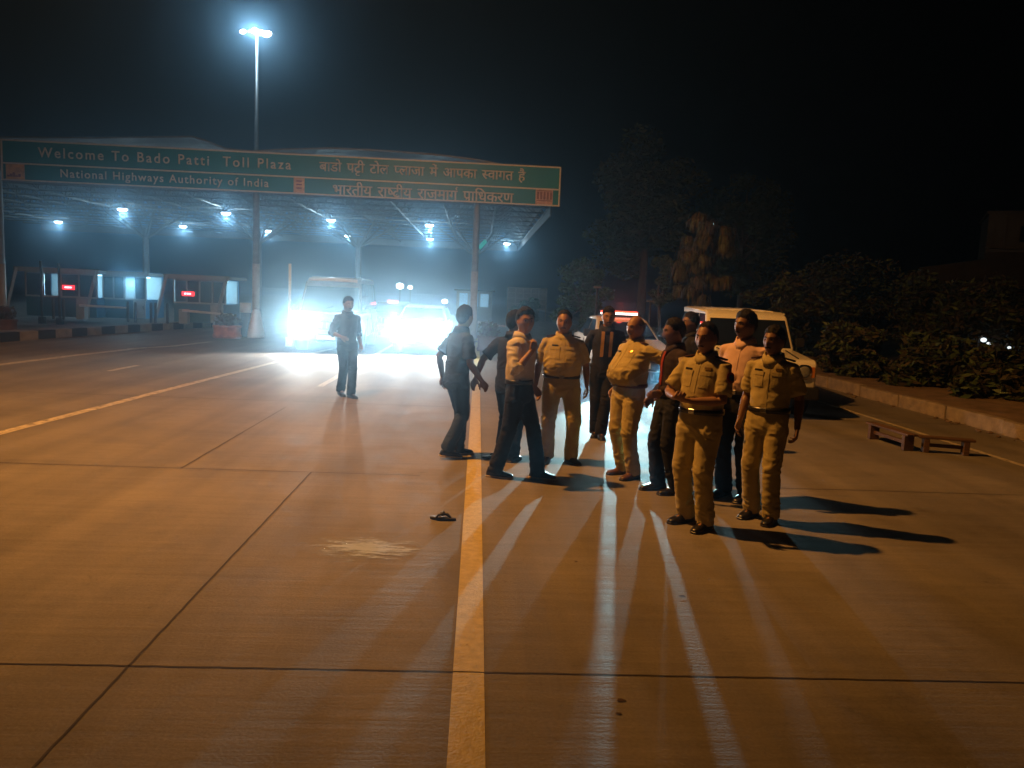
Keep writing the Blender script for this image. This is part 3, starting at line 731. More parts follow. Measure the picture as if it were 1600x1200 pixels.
for px in (2, 400, 742):
    p = At(px, 420, SY + .32); bm = B()
    x = p.x - ox
    tube(bm, [(x, .32, 0), (x, .32, SZ1 - .1)], [.14, .12], 14); box(bm, x - .3, x + .3, .1, .55, -.02, .05)
    for z in (SZ0 + .3, SZ1 - .35): box(bm, x - .16, x + .16, .171, .25, z - .06, z + .06)
    po = link('post', bm, mat('bluish_grey_post', (.22, .24, .25), .5, .2), sg, smooth=False)
    bm = B(); tube(bm, [(x, .32, .02), (x, .32, At(px, 412 + (px > 600) * 12, SY).z)], [.146, .138], 14)
    link('reflective_sleeve', bm, mat('cream_reflective_paint', (.48, .44, .38), .5), po, smooth=True)

# ------------------------------------------------------------------ toll canopy
UND = 5.75; CY0, CY1 = 34.0, 62.0
prof = [(-60, 8.1), (-40, 8.7), (-28, 8.3)]
for px, py in ((0, 216), (150, 217), (300, 215), (320, 221), (353, 234), (395, 238), (440, 235), (520, 233), (600, 237), (680, 243), (745, 251), (800, 262), (842, 300)):
    p = At(px, py, CY0); prof.append((p.x, p.z))
XR = At(808, 386, CY1).x
prof.append((prof[-1][0] + .25, UND + .1))
cn = thing('toll_canopy', 'wide toll plaza canopy roof on a white space frame above the lanes', 'canopy', (0, CY0, 0))
SHEET = mat('canopy_roof_sheet', (.34, .36, .36), .6, .1, amt=.12, scale=1.5)
FRAMEW = mat('white_truss_paint', (.28, .30, .31), .5, amt=.1)
bm = B()
NYS = 10
rows = []
for j in range(NYS + 1):
    y = (CY1 - CY0) * j / NYS; rows.append([bm.verts.new((min(x, XR + .3) if j else x, y, z if x < prof[-1][0] else z)) for x, z in prof])
for a_, b_ in zip(rows, rows[1:]):
    for i in range(len(prof) - 1): bm.faces.new((a_[i], a_[i + 1], b_[i + 1], b_[i]))
roof = link('roof', bm, SHEET, cn); m = roof.modifiers.new('s', 'SOLIDIFY'); m.thickness = .08; m.offset = 1
bm = B()
def ztop(x):
    for (x0, z0), (x1, z1) in zip(prof, prof[1:]):
        if x0 <= x <= x1: return z0 + (z1 - z0) * (x - x0) / (x1 - x0)
    return 8
def rod(p, q, r): tube(bm, [p, q], r, 4)
XL = -34; step = 2.3; nxs = int((XR - XL) / step); nys = int((CY1 - CY0) / step)
node = lambda i, j: V((XR - i * step, .2 + j * step, UND))
def topn(i, j):
    x = XR - (i + .5) * step; return V((x, .2 + (j + .5) * step, ztop(x) - .18))
for i in range(nxs):
    for j in range(nys):
        p = node(i, j); rod(p, node(i + 1, j), .045); rod(p, node(i, j + 1), .045)
        t = topn(i, j)
        for q in (p, node(i + 1, j), node(i, j + 1), node(i + 1, j + 1)): rod(q, t, .035)
        rod(t, topn(i + 1, j), .035)
link('space_frame', bm, FRAMEW, cn)
bm = B(); x0 = XR + .05
box(bm, x0, x0 + .06, -.05, CY1 - CY0, UND - .35, UND + .12); box(bm, XL, x0, CY1 - CY0 + .02, CY1 - CY0 + .08, UND - .35, UND + .12)
link('fascia', bm, SHEET, cn)
for px, Y, zb in ((228, 47, 4.4), (404, 47, 4.4), (742, 48, 4.3), (-60, 47, 4.4), (560, 47, 4.4)):
    x = At(px, 400, Y).x; bm = B(); y = Y - CY0
    tube(bm, [(x, y, 0), (x, y, zb), (x, y, zb + .5)], [.2, .17, .1], 12)
    for dx, dy in ((-1, -1), (1, -1), (-1, 1), (1, 1), (-2, 0), (2, 0)):
        tube(bm, [(x, y, zb - .1), (x + dx * 1.15, y + dy * 1.6, UND + .05)], [.07, .055], 6)
    link('column', bm, FRAMEW, cn)
GREEN = mat('green_signal_lens', (.0, .25, .18), .4, emit=((.0, .9, .65), .25), sample=False)
p = At(754, 382, 46.2)
bm = B(); M_ = Matrix.Translation((p.x, p.y - CY0, p.z)) @ Matrix.Rotation(R(40), 4, 'Y'); box(bm, -.12, .12, -.03, .03, -.3, .3, 0, M_)
link('green_panel', bm, GREEN, cn)
LAMPM = mat('led_lamp_glass', (.9, .95, 1), .3, emit=((.82, .93, 1), 14), sample=False)
HOUS = mat('lamp_housing', (.3, .32, .33), .4, .6)
words = ['first', 'second', 'third', 'fourth', 'fifth', 'sixth']
for rown, pts in (('nearer', ((191, 325), (353, 331), (517, 342), (671, 350))), ('farther', ((91, 345), (286, 352), (418, 359), (544, 367), (672, 372), (792, 379)))):
    for k, (px, py) in enumerate(pts):
        r = ray(px, py); t = (UND - .22 - CAMZ) / r.z; q = V((r.x * t, r.y * t, UND - .22))
        o = thing('canopy_lamp', f'lit round lamp under the canopy, {words[k]} from the left of the {rown} row', 'lamp', q, 0, 'lit lamps under the toll canopy')
        bm = B(); tube(bm, [(0, 0, .20), (0, 0, .08), (0, 0, .0), (0, 0, -.05)], [.03, .06, .24, .25], 16); link('housing', bm, HOUS, o, True)
        bm = B(); bmesh.ops.create_uvsphere(bm, u_segments=16, v_segments=8, radius=1, matrix=Matrix.Translation((0, 0, -.06)) @ Matrix.Diagonal((.235, .235, .10, 1))); link('lamp_glass', bm, LAMPM, o, True)
        lamp('canopy_light', 'POINT', q + V((0, 0, -.35)), 150, LED, .12)

# ------------------------------------------------------------------ high mast light
MY = 46.0
p = At(400, 420, MY); top = At(403, 52, MY)
hm = thing('high_mast_light', 'tall slim lamp mast with a ring of bright floodlights rising behind the sign', 'lamp mast', (p.x, MY, 0))
bm = B(); tube(bm, [(0, 0, 0), (0, 0, top.z * .5), (0, 0, top.z + .1)], [.17, .13, .09], 14); link('pole', bm, GREYSTEEL, hm, True)
FLOOD = mat('floodlight_glass', (1, 1, 1), .3, emit=((.86, .95, 1), 30), sample=False)
bm = B(); tube(bm, [(-.95, 0, top.z), (-.45, -.1, top.z + .05), (0, 0, top.z + .08), (.45, -.1, top.z + .05), (.95, 0, top.z)], .05, 8); link('cross_arm', bm, GREYSTEEL, hm, True)
for dx, dz, r_ in ((-.72, -.02, .17), (-.05, .06, .20), (.25, -.02, .20), (.62, -.08, .25)):
    M_ = Matrix.Translation((dx, -.2, top.z + dz)) @ Matrix.Rotation(R(-35), 4, 'X')
    bm = B(); loft(bm, [[M_ @ V(q) for q in ring(V((0, y, 0)), V((1, 0, 0)), V((0, 0, 1)), w * r_, w * r_, 14)] for y, w in ((.22, .4), (.1, .9), (0, 1.05))]); fl = link('floodlight', bm, HOUS, hm, True)
    bm = B(); bmesh.ops.create_uvsphere(bm, u_segments=14, v_segments=8, radius=1, matrix=M_ @ Matrix.Diagonal((r_, r_ * .45, r_, 1))); link('lens', bm, FLOOD, fl, True)
lamp('mast_light', 'POINT', (p.x, MY - .7, top.z - .1), 420, LED, .25)

# ------------------------------------------------------------------ toll booths
BLUEP = mat('booth_blue_panel', (.03, .14, .26), .45, amt=.15, scale=2)
BWHITE = mat('booth_white_frame', (.3, .34, .36), .45, amt=.1)
GLASS = mat('booth_dark_glass', (.02, .035, .04), .08, amt=.1, spec=.8)
TUBE = mat('booth_tube_lamp', (1, 1, 1), .3, emit=((.55, .85, 1), 4), sample=False)
LEDRED = mat('red_led', (.3, 0, 0), .4, emit=((1, .02, .03), 3.0), sample=False)
LEDPINK = mat('red_led_characters', (.5, .2, .2), .4, emit=((1, .35, .4), 6), sample=False)
INTER = mat('booth_inner_wall', (.32, .38, .4), .7, amt=.1)
def booth(label, px0, px1, pyt, pyb, Y, lean, interior):
    a_ = At(px0, pyb, Y); b_ = At(px1, pyb, Y); zt = At((px0 + px1) / 2, pyt, Y).z; z0 = .25; w = b_.x - a_.x; h = zt - z0; D = 1.9
    o = thing('toll_booth', label, 'toll booth', ((a_.x + b_.x) / 2, Y, z0)); x0, x1 = -w / 2, w / 2; sill = h * .42
    bm = B(); box(bm, x0, x1, 0, D, 0, sill); box(bm, x0, x1, D - .06, D, sill, h - .12); bevel(link('wall', bm, [BLUEP], o), .02)
    bm = B(); box(bm, x0 + .07, x1 - .07, D - .09, D - .065, sill, h - .14); link('inner_wall', bm, INTER, o)
    bm = B(); box(bm, x0 - .25, x1 + .25, -.3, D + .2, h - .10, h + .02); box(bm, x0 - .28, x1 + .28, -.34, -.30, h - .14, h + .05); bevel(link('roof', bm, [BWHITE], o), .01)
    n = 4
    bm = B()
    for i in range(n + 1):
        x = x0 + w * i / n; box(bm, x - .03, x + .03, -.012, .05, sill, h - .101)
    box(bm, x0 - .03, x1 + .03, -.03, .08, sill - .03, sill + .04); box(bm, x0 + .031, x1 - .031, .0, .04, h - .2, h - .102)
    link('window_frame', bm, BWHITE, o)
    for i in range(n):
        if i == interior: continue
        bm = B(); box(bm, x0 + w * i / n + .031, x0 + w * (i + 1) / n - .031, .012, .02, sill + .041, h - .201); link('window', bm, GLASS, o)
    bm = B(); box(bm, x0 + .2, x1 - .2, .9, .98, h - .19, h - .15); link('tube_lamp', bm, TUBE, o)
    for x in ([x0 - .2, x1 + .12] if lean else []):
        bm = B(); tube(bm, [(x - .42, -.45, -.1), (x + .05, -.36, h)], .075, 4); link('slanted_strut', bm, BWHITE, o)
    bm = B(); xs = x0 + w * (.72 if w < 3 else .62); box(bm, xs, xs + .5, -.06, -.001, 0.02, sill - .04); dd = link('door', bm, mat('booth_door', (.3, .36, .38), .5), o)
    bm = B(); box(bm, xs + .40, xs + .44, -.10, -.055, sill * .5, sill * .7); link('handle', bm, STEEL, dd)
    lamp('booth_light', 'POINT', (o.location.x, Y + .7, zt - .45), 130, (.45, .82, 1), .15)
    return o
booth('long blue toll booth with slanted white struts, beside the dark lamp posts', 42, 152, 421, 505, 32.5, True, 1)
booth('plain blue toll booth with pale curtained windows, between two other booths', 162, 228, 426, 507, 33.2, False, 2)
booth('small toll booth with slanted struts and a brightly lit window, nearest the median', 272, 352, 432, 508, 32.0, True, 0)
def ledsign(px, py, Y, label, n):
    p = At(px, py, Y); o = thing('lane_display', label, 'led sign', p, 0, 'red lane displays')
    w, h = .48, .17
    bm = B(); box(bm, -w / 2 - .04, w / 2 + .04, 0, .12, -h / 2 - .04, h / 2 + .04); bevel(link('case', bm, DARKSTEEL, o), .015)
    bm = B(); box(bm, -w / 2, w / 2, -.012, -.002, -h / 2, h / 2); sc_ = link('screen', bm, LEDRED, o)
    bm = B()
    for i in range(n): box(bm, -w * .3 + i * w * .6 / n, -w * .3 + (i + .7) * w * .6 / n, -.02, -.013, -.035, .035)
    link('characters', bm, LEDPINK, sc_)
    bm = B(); tube(bm, [(0, .13, 0), (0, .45, .05)], .03, 6); link('bracket', bm, DARKSTEEL, o)
    lamp('display_light', 'POINT', p + V((0, -.25, 0)), 3, (1, .05, .05), .08)
ledsign(107, 449, 31.9, 'glowing red lane display on the long booth with slanted struts', 4)
ledsign(294, 459, 31.4, 'glowing red lane display in front of the brightly lit booth window', 3)
def barrier(label, pa, pb, Y, side):
    a_, b_ = At(*pa, Y), At(*pb, Y); piv, end = (a_, b_) if side < 0 else (b_, a_)
    o = thing('boom_barrier', label, 'boom barrier', (piv.x, Y, 0), 0, 'boom barriers')
    z0 = .25 if Y < 33 and a_.x < -4 else 0
    bm = B(); box(bm, -.17, .17, -.15, .15, z0, piv.z + .05); bevel(link('cabinet', bm, [BWHITE], o), .03)
    bm = B(); tube(bm, [(0, -.2, piv.z), (end.x - piv.x, -.2, end.z)], [.05, .035], 8); link('arm', bm, [mat('barrier_white', (.75, .75, .75), .4, emit=((.6, .85, 1), .35), sample=False) if False else WHITE], o)
barrier('white boom barrier lowered in front of the long booth', (128, 477), (204, 481), 31.0, -1)
barrier('white boom barrier lowered beside the brightly lit booth window', (288, 485), (367, 492), 30.6, -1)
barrier('white boom barrier beyond the head of the man in the T-shirt', (746, 503), (790, 510), 33, -1)
for px, yb_, yt_, Y, lab in ((66, 503, 408, 31.3, 'thin dark post in front of the long booth, taller of the two'), (94, 506, 412, 31.2, 'thin dark post in front of the long booth, nearest its red display'), (452, 540, 412, 24.5, 'pale thin pole beside the glaring white van')):
    p = At(px, yb_, Y); q = At(px, yt_, Y)
    o = thing('slim_post', lab, 'post', (p.x, Y, 0)); bm = B(); tube(bm, [(0, 0, 0), (0, 0, q.z)], .045, 10); link('shaft', bm, DARKSTEEL if px < 200 else WHITE, o, True)
    bm = B(); box(bm, -.1, .1, -.1, .1, .0, .28); link('base_plate', bm, DARKSTEEL if px < 200 else WHITE, o)
for k, px in enumerate((84, 100, 200, 212, 236, 243, 262)):
    p = At(px, 505, 30.4); o = tag(link('bollard', B(), DARKSTEEL), 'short dark bollard on the toll island pavement', 'bollard', 'bollards on the toll island')
    bm = B(); tube(bm, [(0, 0, 0), (0, 0, .72), (0, 0, .78)], [.05, .05, .03], 10); bm.to_mesh(o.data); bm.free(); o.location = (p.x, 30.4, .25)
# crash block by the lamp mast
p = G(400, 527); o = thing('crash_block', 'white rounded concrete crash block at the island nose beside the van', 'crash barrier', p)
bm = B(); loft(bm, [ring(V((0, 0, z)), V((1, 0, 0)), V((0, 1, 0)), a_, b_, 20) for z, a_, b_ in ((0, .28, .5), (.2, .27, .48), (.7, .17, .34), (.95, .13, .26), (1.0, .06, .15))]); link('body', bm, WHITE, o, True)
bm = B(); loft(bm, [ring(V((-.38, .1, z)), V((1, 0, 0)), V((0, 1, 0)), .2, .2, 14) for z in (0, .5, .86)]); link('drum', bm, DARKSTEEL, o, True)
bm = B(); loft(bm, [ring(V((-.4, .1, z)), V((1, 0, 0)), V((0, 1, 0)), .2, .2, 14) for z in (.87, 1.22)]); link('cap', bm, mat('cream_panel', (.5, .46, .38), .6), o, True)
def leaves(bm, c, rad, n, size, rnd, flat=.5, elong=1.6):
    for _ in range(n):
        d = V((rnd.gauss(0, 1), rnd.gauss(0, 1), rnd.gauss(0, 1))).normalized() * (rnd.random() ** .45)
        p = V(c) + V((d.x * rad[0], d.y * rad[1], d.z * rad[2])); s = size * rnd.uniform(.6, 1.4)
        u = V((rnd.gauss(0, 1), rnd.gauss(0, 1), rnd.gauss(0, 1) * flat)).normalized(); w = u.cross(V((rnd.gauss(0, 1), rnd.gauss(0, 1), rnd.gauss(0, 1)))).normalized()
        a_ = u * s * elong; b_ = w * s * .5
        f = bm.faces.new([bm.verts.new(q) for q in (p - a_, p + b_, p + a_, p - b_)]); f.material_index = rnd.randrange(3)
LEAF = [mat('leaf_green', (.09, .14, .05), .6, amt=.3), mat('leaf_dark_green', (.06, .10, .035), .6, amt=.3), mat('leaf_olive', (.10, .12, .05), .6, amt=.3)]
DRYLEAF = [mat('dry_leaf', (.12, .075, .03), .8, amt=.3), mat('dry_leaf_brown', (.09, .05, .02), .8, amt=.3), mat('leaf_olive', (.10, .12, .05))]
ORANGEPOT = mat('orange_pot', (.42, .17, .06), .7, amt=.35, scale=5)
def planter(label, px, py, w, h, pot):
    p = G(px, py); rnd = random.Random(px)
    o = thing('planter', label, 'planter', p, 0, 'planters at the island noses')
    bm = B(); loft(bm, [ring(V((0, 0, z)), V((1, 0, 0)), V((0, 1, 0)), a_ * w, a_ * w * .7, 20, .6) for z, a_ in ((0, .47), (.1, .5), (.14, .46), (h * .45, .46), (h * .5, .5), (h * .56, .48))]); link('pot', bm, pot, o, True)
    bm = B(); leaves(bm, (0, 0, h * .78), (w * .5, w * .4, h * .32), 420, .05, rnd, 1.2); link('plant', bm, DRYLEAF, o)
planter('orange planter with dry brown shrub beside the crash block', 355, 528, .95, .78, ORANGEPOT)
planter('brown planter with bushy shrub behind the man in the T-shirt', 762, 549, .75, .92, mat('brown_pot', (.14, .08, .05), .8))
planter('dark planter with shrub at the left end of the island', 6, 520, .8, .8, mat('brown_pot', (.14, .08, .05), .8))
# lattice hoarding and cabin beyond the lanes
p0, p1 = At(792, 500, 60), At(852, 500, 60); zt = At(820, 450, 60).z
o = thing('hoarding_frame', 'rusty lattice hoarding frame standing beyond the barrier', 'hoarding', ((p0.x + p1.x) / 2, 60, 0)); w = p1.x - p0.x
RUST = mat('rusty_sheet', (.22, .14, .1), .8, amt=.3, scale=2)
bm = B(); box(bm, -w / 2, w / 2, 0, .05, .9, zt); link('panel', bm, RUST, o)
bm = B()
for i in range(6): x = -w / 2 + w * i / 5; box(bm, x - .04, x + .04, -.07, -.002, 0, zt + .05)
for k in range(5): z = .9 + (zt - .9) * k / 4; box(bm, -w / 2 - .06, w / 2 + .06, -.12, -.071, z - .03, z + .03)
link('lattice', bm, mat('rust_frame', (.34, .26, .2), .7), o)
p0, p1 = At(712, 500, 52), At(768, 500, 52); zt = At(740, 455, 52).z
o = thing('guard_cabin', 'pale cabin with bluish lit windows behind the right sign post', 'cabin', ((p0.x + p1.x) / 2, 52, 0)); w = p1.x - p0.x
bm = B(); box(bm, -w / 2, w / 2, 0, 1.8, 0, zt); bevel(link('wall', bm, BWHITE, o), .02)
bm = B(); box(bm, -w / 2 - .15, w / 2 + .15, -.2, 2, zt + .002, zt + .1); link('roof', bm, DARKSTEEL, o)
CABW = mat('lit_cabin_window', (.2, .3, .35), .3, emit=((.4, .75, 1), .5), sample=False)
for k in range(3):
    bm = B(); x = -w / 2 + .2 + k * (w - .3) / 3; box(bm, x, x + w / 3 - .25, -.02, -.002, zt * .5, zt - .15); link('window', bm, CABW, o)

# ------------------------------------------------------------------ vehicles (built facing -Y)
RUBBER = mat('tyre_rubber', (.015, .015, .015), .8, bump=.3, bscale=30)
RIM = mat('steel_rim', (.25, .25, .26), .4, .7)
CARGLASS = mat('car_glass', (.008, .010, .011), .06, amt=.1, spec=.8)
CHROME = mat('chrome', (.6, .6, .6), .15, 1.0)
BLACKPL = mat('black_plastic', (.015, .015, .016), .5)
LENS = mat('dark_lamp_glass', (.25, .26, .27), .1, .3)
AMBER = mat('amber_lens', (.5, .18, .02), .2)
REDL = mat('red_tail_lens', (.35, .01, .01), .2)
GLARE = mat('lit_headlamp', (1, 1, 1), .2, emit=((.88, .96, 1), 90), sample=False)
WHITECAR = mat('white_car_paint', (.80, .79, .74), .3, amt=.06, scale=2, coat=.5)
DARKCAR = mat('dark_car_paint', (.03, .035, .045), .3, amt=.1, coat=.5)
BLUEPAINT = mat('silver_blue_paint', (.3, .36, .42), .3, .3, coat=.5)
def shell(bm, prof, wf):
    L = [bm.verts.new((wf(z), y, z)) for y, z in prof]; Rr = [bm.verts.new((-wf(z), y, z)) for y, z in prof]; n = len(prof)
    fs = [bm.faces.new(L), bm.faces.new(Rr[::-1])]
    for i in range(n): fs.append(bm.faces.new((L[i], Rr[i], Rr[(i + 1) % n], L[(i + 1) % n])))
    bmesh.ops.recalc_face_normals(bm, faces=fs)
def wheel(o, x, y, r, w=.2):
    bm = B(); rg = []
    for dx, rr_ in ((-w / 2, r * .62), (-w / 2, r * .93), (-w * .35, r), (w * .35, r), (w / 2, r * .93), (w / 2, r * .62)):
        rg.append(ring(V((x + dx, y, r)), V((0, 1, 0)), V((0, 0, 1)), rr_, rr_, 28))
    loft(bm, rg + [rg[0]], cap=False); bmesh.ops.remove_doubles(bm, verts=bm.verts, dist=1e-5)
    wh = link('wheel', bm, RUBBER, o, True)
    s = 1 if x > 0 else -1; bm = B()
    rg = [ring(V((x + s * d, y, r)), V((0, 1, 0)), V((0, 0, 1)), q, q, 20) for d, q in ((-.02, r * .6), (w * .42, r * .61), (w * .3, r * .45), (w * .34, r * .16), (w * .46, r * .14))]
    loft(bm, rg); link('rim', bm, RIM, wh, True)
def panel(o, nm, pts, m, th=.012, par=None):               # thin plate through 3-D points, thickness along its normal
    bm = B(); n = (pts[1] - pts[0]).cross(pts[2] - pts[0]).normalized() * th
    a_ = [bm.verts.new(p) for p in pts]; b_ = [bm.verts.new(p + n) for p in pts]; k = len(pts)
    fs = [bm.faces.new(a_), bm.faces.new(b_[::-1])] + [bm.faces.new((a_[i], b_[i], b_[(i + 1) % k], a_[(i + 1) % k])) for i in range(k)]
    bmesh.ops.recalc_face_normals(bm, faces=fs)
    return link(nm, bm, m, par or o)
def vehicle(name, label, cat, front, yaw, Ln, low, gh, hw, tw, wr, wy, paint, pillars, lit=None, hl=(.6, .7, .11), bumper=.45, roofrack=False, group=None, gl=CARGLASS, lens=None, round_=.05):
    rz = R(yaw); d = V((math.sin(rz), -math.cos(rz), 0)); c = V(front) - d * Ln / 2
    o = thing(name, label, cat, c, rz, group)
    zb = gh[0][1]; zt = max(z for _, z in gh)
    wl = lambda z: hw - .05 * max(0, (.55 - z) / .3) - .03 * max(0, (z - .75) / .4)
    wg = lambda z: (hw - .05) + (tw - hw + .05) * (z - zb) / (zt - zb)
    bm = B(); shell(bm, low, wl); body = bevel(link('body', bm, paint, o, True), round_, 3)
    bm = B(); shell(bm, gh, wg); bevel(link('cabin', bm, paint, o, True), .06, 4)
    # glass
    def gy(i, t): a_, b_ = gh[i], gh[i + 1]; return V((0, a_[0] + (b_[0] - a_[0]) * t, a_[1] + (b_[1] - a_[1]) * t))
    ft, fb = gy(0, .88), gy(0, .08)
    nrm = V((0, -(gh[1][1] - gh[0][1]), (gh[1][0] - gh[0][0]))).normalized() * .006
    ws = [V((-wg(fb.z) + .07, fb.y, fb.z)), V((wg(fb.z) - .07, fb.y, fb.z)), V((wg(ft.z) - .07, ft.y, ft.z)), V((-wg(ft.z) + .07, ft.y, ft.z))]
    wsp = panel(o, 'windshield', [p + nrm * .5 for p in ws], gl, .008)
    for sd in (-.35, .2):
        bm = B(); p = V((sd, fb.y, fb.z)) + nrm * 3; q = V((sd + .42, fb.y, fb.z)).lerp(V((sd + .42, ft.y, ft.z)), .22) + nrm * 3.5
        tube(bm, [p, q], .008, 6); link('wiper', bm, BLACKPL, o)
    z0, z1 = zb + (zt - zb) * .1, zb + (zt - zb) * .84
    yf = lambda z: gh[0][0] + (gh[1][0] - gh[0][0]) * (z - zb) / (gh[1][1] - zb)
    yr = lambda z: gh[-1][0] + (gh[-2][0] - gh[-1][0]) * (z - zb) / (gh[-2][1] - zb)
    for sd in (1, -1):
        eds = [None] + list(pillars) + [None]
        for i in range(len(eds) - 1):
            a0 = yf(z0) + .1 if eds[i] is None else eds[i] + .04; a1 = yf(z1) + .1 if eds[i] is None else eds[i] + .04
            b0 = yr(z0) - .1 if eds[i + 1] is None else eds[i + 1] - .04; b1 = yr(z1) - .1 if eds[i + 1] is None else eds[i + 1] - .04
            pts = [V((sd * (wg(z) + .002), y, z)) for y, z in ((a0, z0), (b0, z0), (b1, z1), (a1, z1))]
            panel(o, 'side_window', pts if sd > 0 else pts[::-1], gl, .008)
        yd = [p for p in pillars][:2]
        for y in yd:
            bm = B(); box(bm, sd * (wl(zb - .16)) - .012, sd * (wl(zb - .16)) + .022, y - .22, y - .06, zb - .18, zb - .15); link('door_handle', bm, BLACKPL, o)
            bm = B(); box(bm, sd * (wl(.8)) - .012, sd * (wl(.8)) + .004, y - .006, y + .006, low[0][1] + .1, zb - .03); link('door_seam', bm, BLACKPL, o)
        # mirror
        bm = B(); xm = sd * (hw + .10); box(bm, xm - .09, xm + .09, gh[0][0] + .22, gh[0][0] + .29, zb + .06, zb + .24); bmesh.ops.bevel(bm, geom=bm.edges, offset=.02, segments=2, affect='EDGES')
        tube(bm, [(sd * (hw - .06), gh[0][0] + .25, zb + .1), (xm, gh[0][0] + .25, zb + .14)], .018, 6); link('mirror', bm, BLACKPL, o)
        # headlights, indicators
        x, z, r_ = hl[0] * sd, hl[1], hl[2]; y = -Ln / 2
        bm = B(); loft(bm, [ring(V((x, y + dy, z)), V((1, 0, 0)), V((0, 0, 1)), r_ * k, r_ * k, 22, .75) for dy, k in ((.04, 1.15), (-.035, 1.15), (-.04, .95))]); hb = link('headlight', bm, CHROME, o, True)
        bm = B(); bmesh.ops.create_uvsphere(bm, u_segments=18, v_segments=10, radius=1, matrix=Matrix.Translation((x, y - .035, z)) @ Matrix.Diagonal((r_ * .93, .03, r_ * .93, 1))); link('lens', bm, lens or LENS, hb, True)
        bm = B(); box(bm, x + sd * (r_ + .035) - .03, x + sd * (r_ + .035) + .03, y - .03, y + .02, z - r_ * .8, z + r_ * .8); link('indicator', bm, AMBER, o)
        for yy in wy: wheel(o, sd * (hw - .12), yy, wr)
        for yy in wy:
            bm = B(); loft(bm, [ring(V((sd * (hw + q), yy, wr + .03)), V((0, 1, 0)), V((0, 0, 1)), wr * 1.13, wr * 1.13, 26) for q in (-.28, .006)]); link('wheel_arch', bm, BLACKPL, o, True)
        bm = B(); box(bm, sd * (hw - .2) - .07, sd * (hw - .2) + .07, Ln / 2 - .02, Ln / 2 + .025, zb - .35, zb - .08); link('tail_lamp', bm, REDL, o)
    # grille, bumper, plate
    gz0, gz1 = hl[1] - .13, hl[1] + .11; gw = hl[0] - hl[2] - .06
    bm = B(); box(bm, -gw, gw, -Ln / 2 - .02, -Ln / 2 + .03, gz0, gz1); g = link('grille', bm, BLACKPL, o)
    bm = B()
    for k in range(7): x = -gw + gw * 2 * (k + .5) / 7; box(bm, x - .02, x + .02, -Ln / 2 - .035, -Ln / 2 - .0201, gz0 + .02, gz1 - .02)
    link('grille_bars', bm, CHROME, g)
    bm = B(); box(bm, -hw - .01, hw + .01, -Ln / 2 - .14, -Ln / 2 + .08, bumper - .11, bumper + .1); bp_ = bevel(link('bumper', bm, BLACKPL, o), .04, 3)
    bm = B(); box(bm, -.26, .26, -Ln / 2 - .16, -Ln / 2 - .1401, bumper - .06, bumper + .06); link('number_plate', bm, WHITE, bp_)
    bm = B(); box(bm, -hw, hw, Ln / 2 - .06, Ln / 2 + .1, bumper - .08, bumper + .1); bevel(link('rear_bumper', bm, BLACKPL, o), .03)
    return o, (lambda p: o.matrix_basis @ V(p)), d
# ---- jeep
fr = G(1192, 652)
jeep, JW, jd = vehicle('utility_jeep', 'boxy white jeep with ribbed roof parked by the kerb behind the officers', 'jeep', fr, -5, 4.1,
    [(-2.05, .42), (-2.05, .93), (-1.98, 1.0), (-.9, 1.09), (2.0, 1.10), (2.05, .42)],
    [(-.92, 1.075), (-.50, 1.69), (-.30, 1.765), (1.9, 1.81), (2.0, 1.085)], .86, .74, .36, (-1.32, 1.28), WHITECAR, (.12, .98), hl=(.62, .80, .11))
bm = B()
for k in range(7):
    x = -.54 + k * .18; tube(bm, [(x, -.28, 1.768), (x, .8, 1.788), (x, 1.85, 1.809)], .013, 6)
link('roof_rib', bm, WHITECAR, jeep, True)
bm = B(); box(bm, -.55, .55, -1.9, -1.0, 1.02, 1.092, 0, None)
M_ = Matrix.Rotation(R(-4.6), 4, 'X')
link('bonnet_ridge', bm, WHITECAR, jeep) if False else bm.free()
for sd in (1, -1):
    bm = B(); tube(bm, [(sd * .55, -1.92, 1.015), (sd * .62, -.98, 1.09)], .012, 6); link('bonnet_seam', bm, BLACKPL, jeep)
    bm = B(); tube(bm, [(sd * .752, -.3, 1.735), (sd * .758, .8, 1.76), (sd * .755, 1.8, 1.775)], .016, 6); link('rain_gutter', bm, WHITECAR, jeep, True)
    bm = B(); box(bm, sd * .862 - .004, sd * .862 + .006, -.7, 1.9, .62, .74); link('side_stripe', bm, mat('blue_stripe', (.04, .08, .2), .4), jeep)
# ---- police car with beacon
fr = G(994, 602)
pol, PW, pd = vehicle('police_car', 'white police car with red beacon bar and blazing headlights behind the men', 'police car', fr, 1.5, 4.2,
    [(-2.1, .3), (-2.1, .72), (-1.95, .8), (-.95, .96), (1.5, 1.0), (2.1, .95), (2.1, .35)],
    [(-1.0, .93), (-.25, 1.40), (.2, 1.47), (.9, 1.45), (1.75, .96)], .84, .60, .31, (-1.3, 1.3), WHITECAR, (.3,), lit=True, hl=(.60, .66, .10), lens=GLARE)
bm = B(); box(bm, -.47, .47, .05, .28, 1.475, 1.515); bar_ = link('beacon_bar', bm, BLACKPL, pol)
RB = mat('red_beacon', (.6, .02, .01), .2, emit=((1, .05, .02), 6), sample=False); WB = mat('white_beacon', (1, 1, 1), .2, emit=((1, .72, .66), 9), sample=False)
for x0, x1, z0, z1, m in ((-.45, .45, 1.555, 1.60, RB), (-.45, .45, 1.516, 1.554, WB)):
    bm = B(); loft(bm, [ring(V((x, .165, (z0 + z1) / 2)), V((0, 1, 0)), V((0, 0, 1)), .09, (z1 - z0) / 2, 12, .6) for x in (x0, x0 + .05, x1 - .05, x1)]); link('beacon_lens', bm, m, bar_, True)
lamp('beacon_light', 'POINT', PW((0, -.1, 1.75)), 5, (1, .07, .03), .1)
CY = (.5, .92, 1.0)
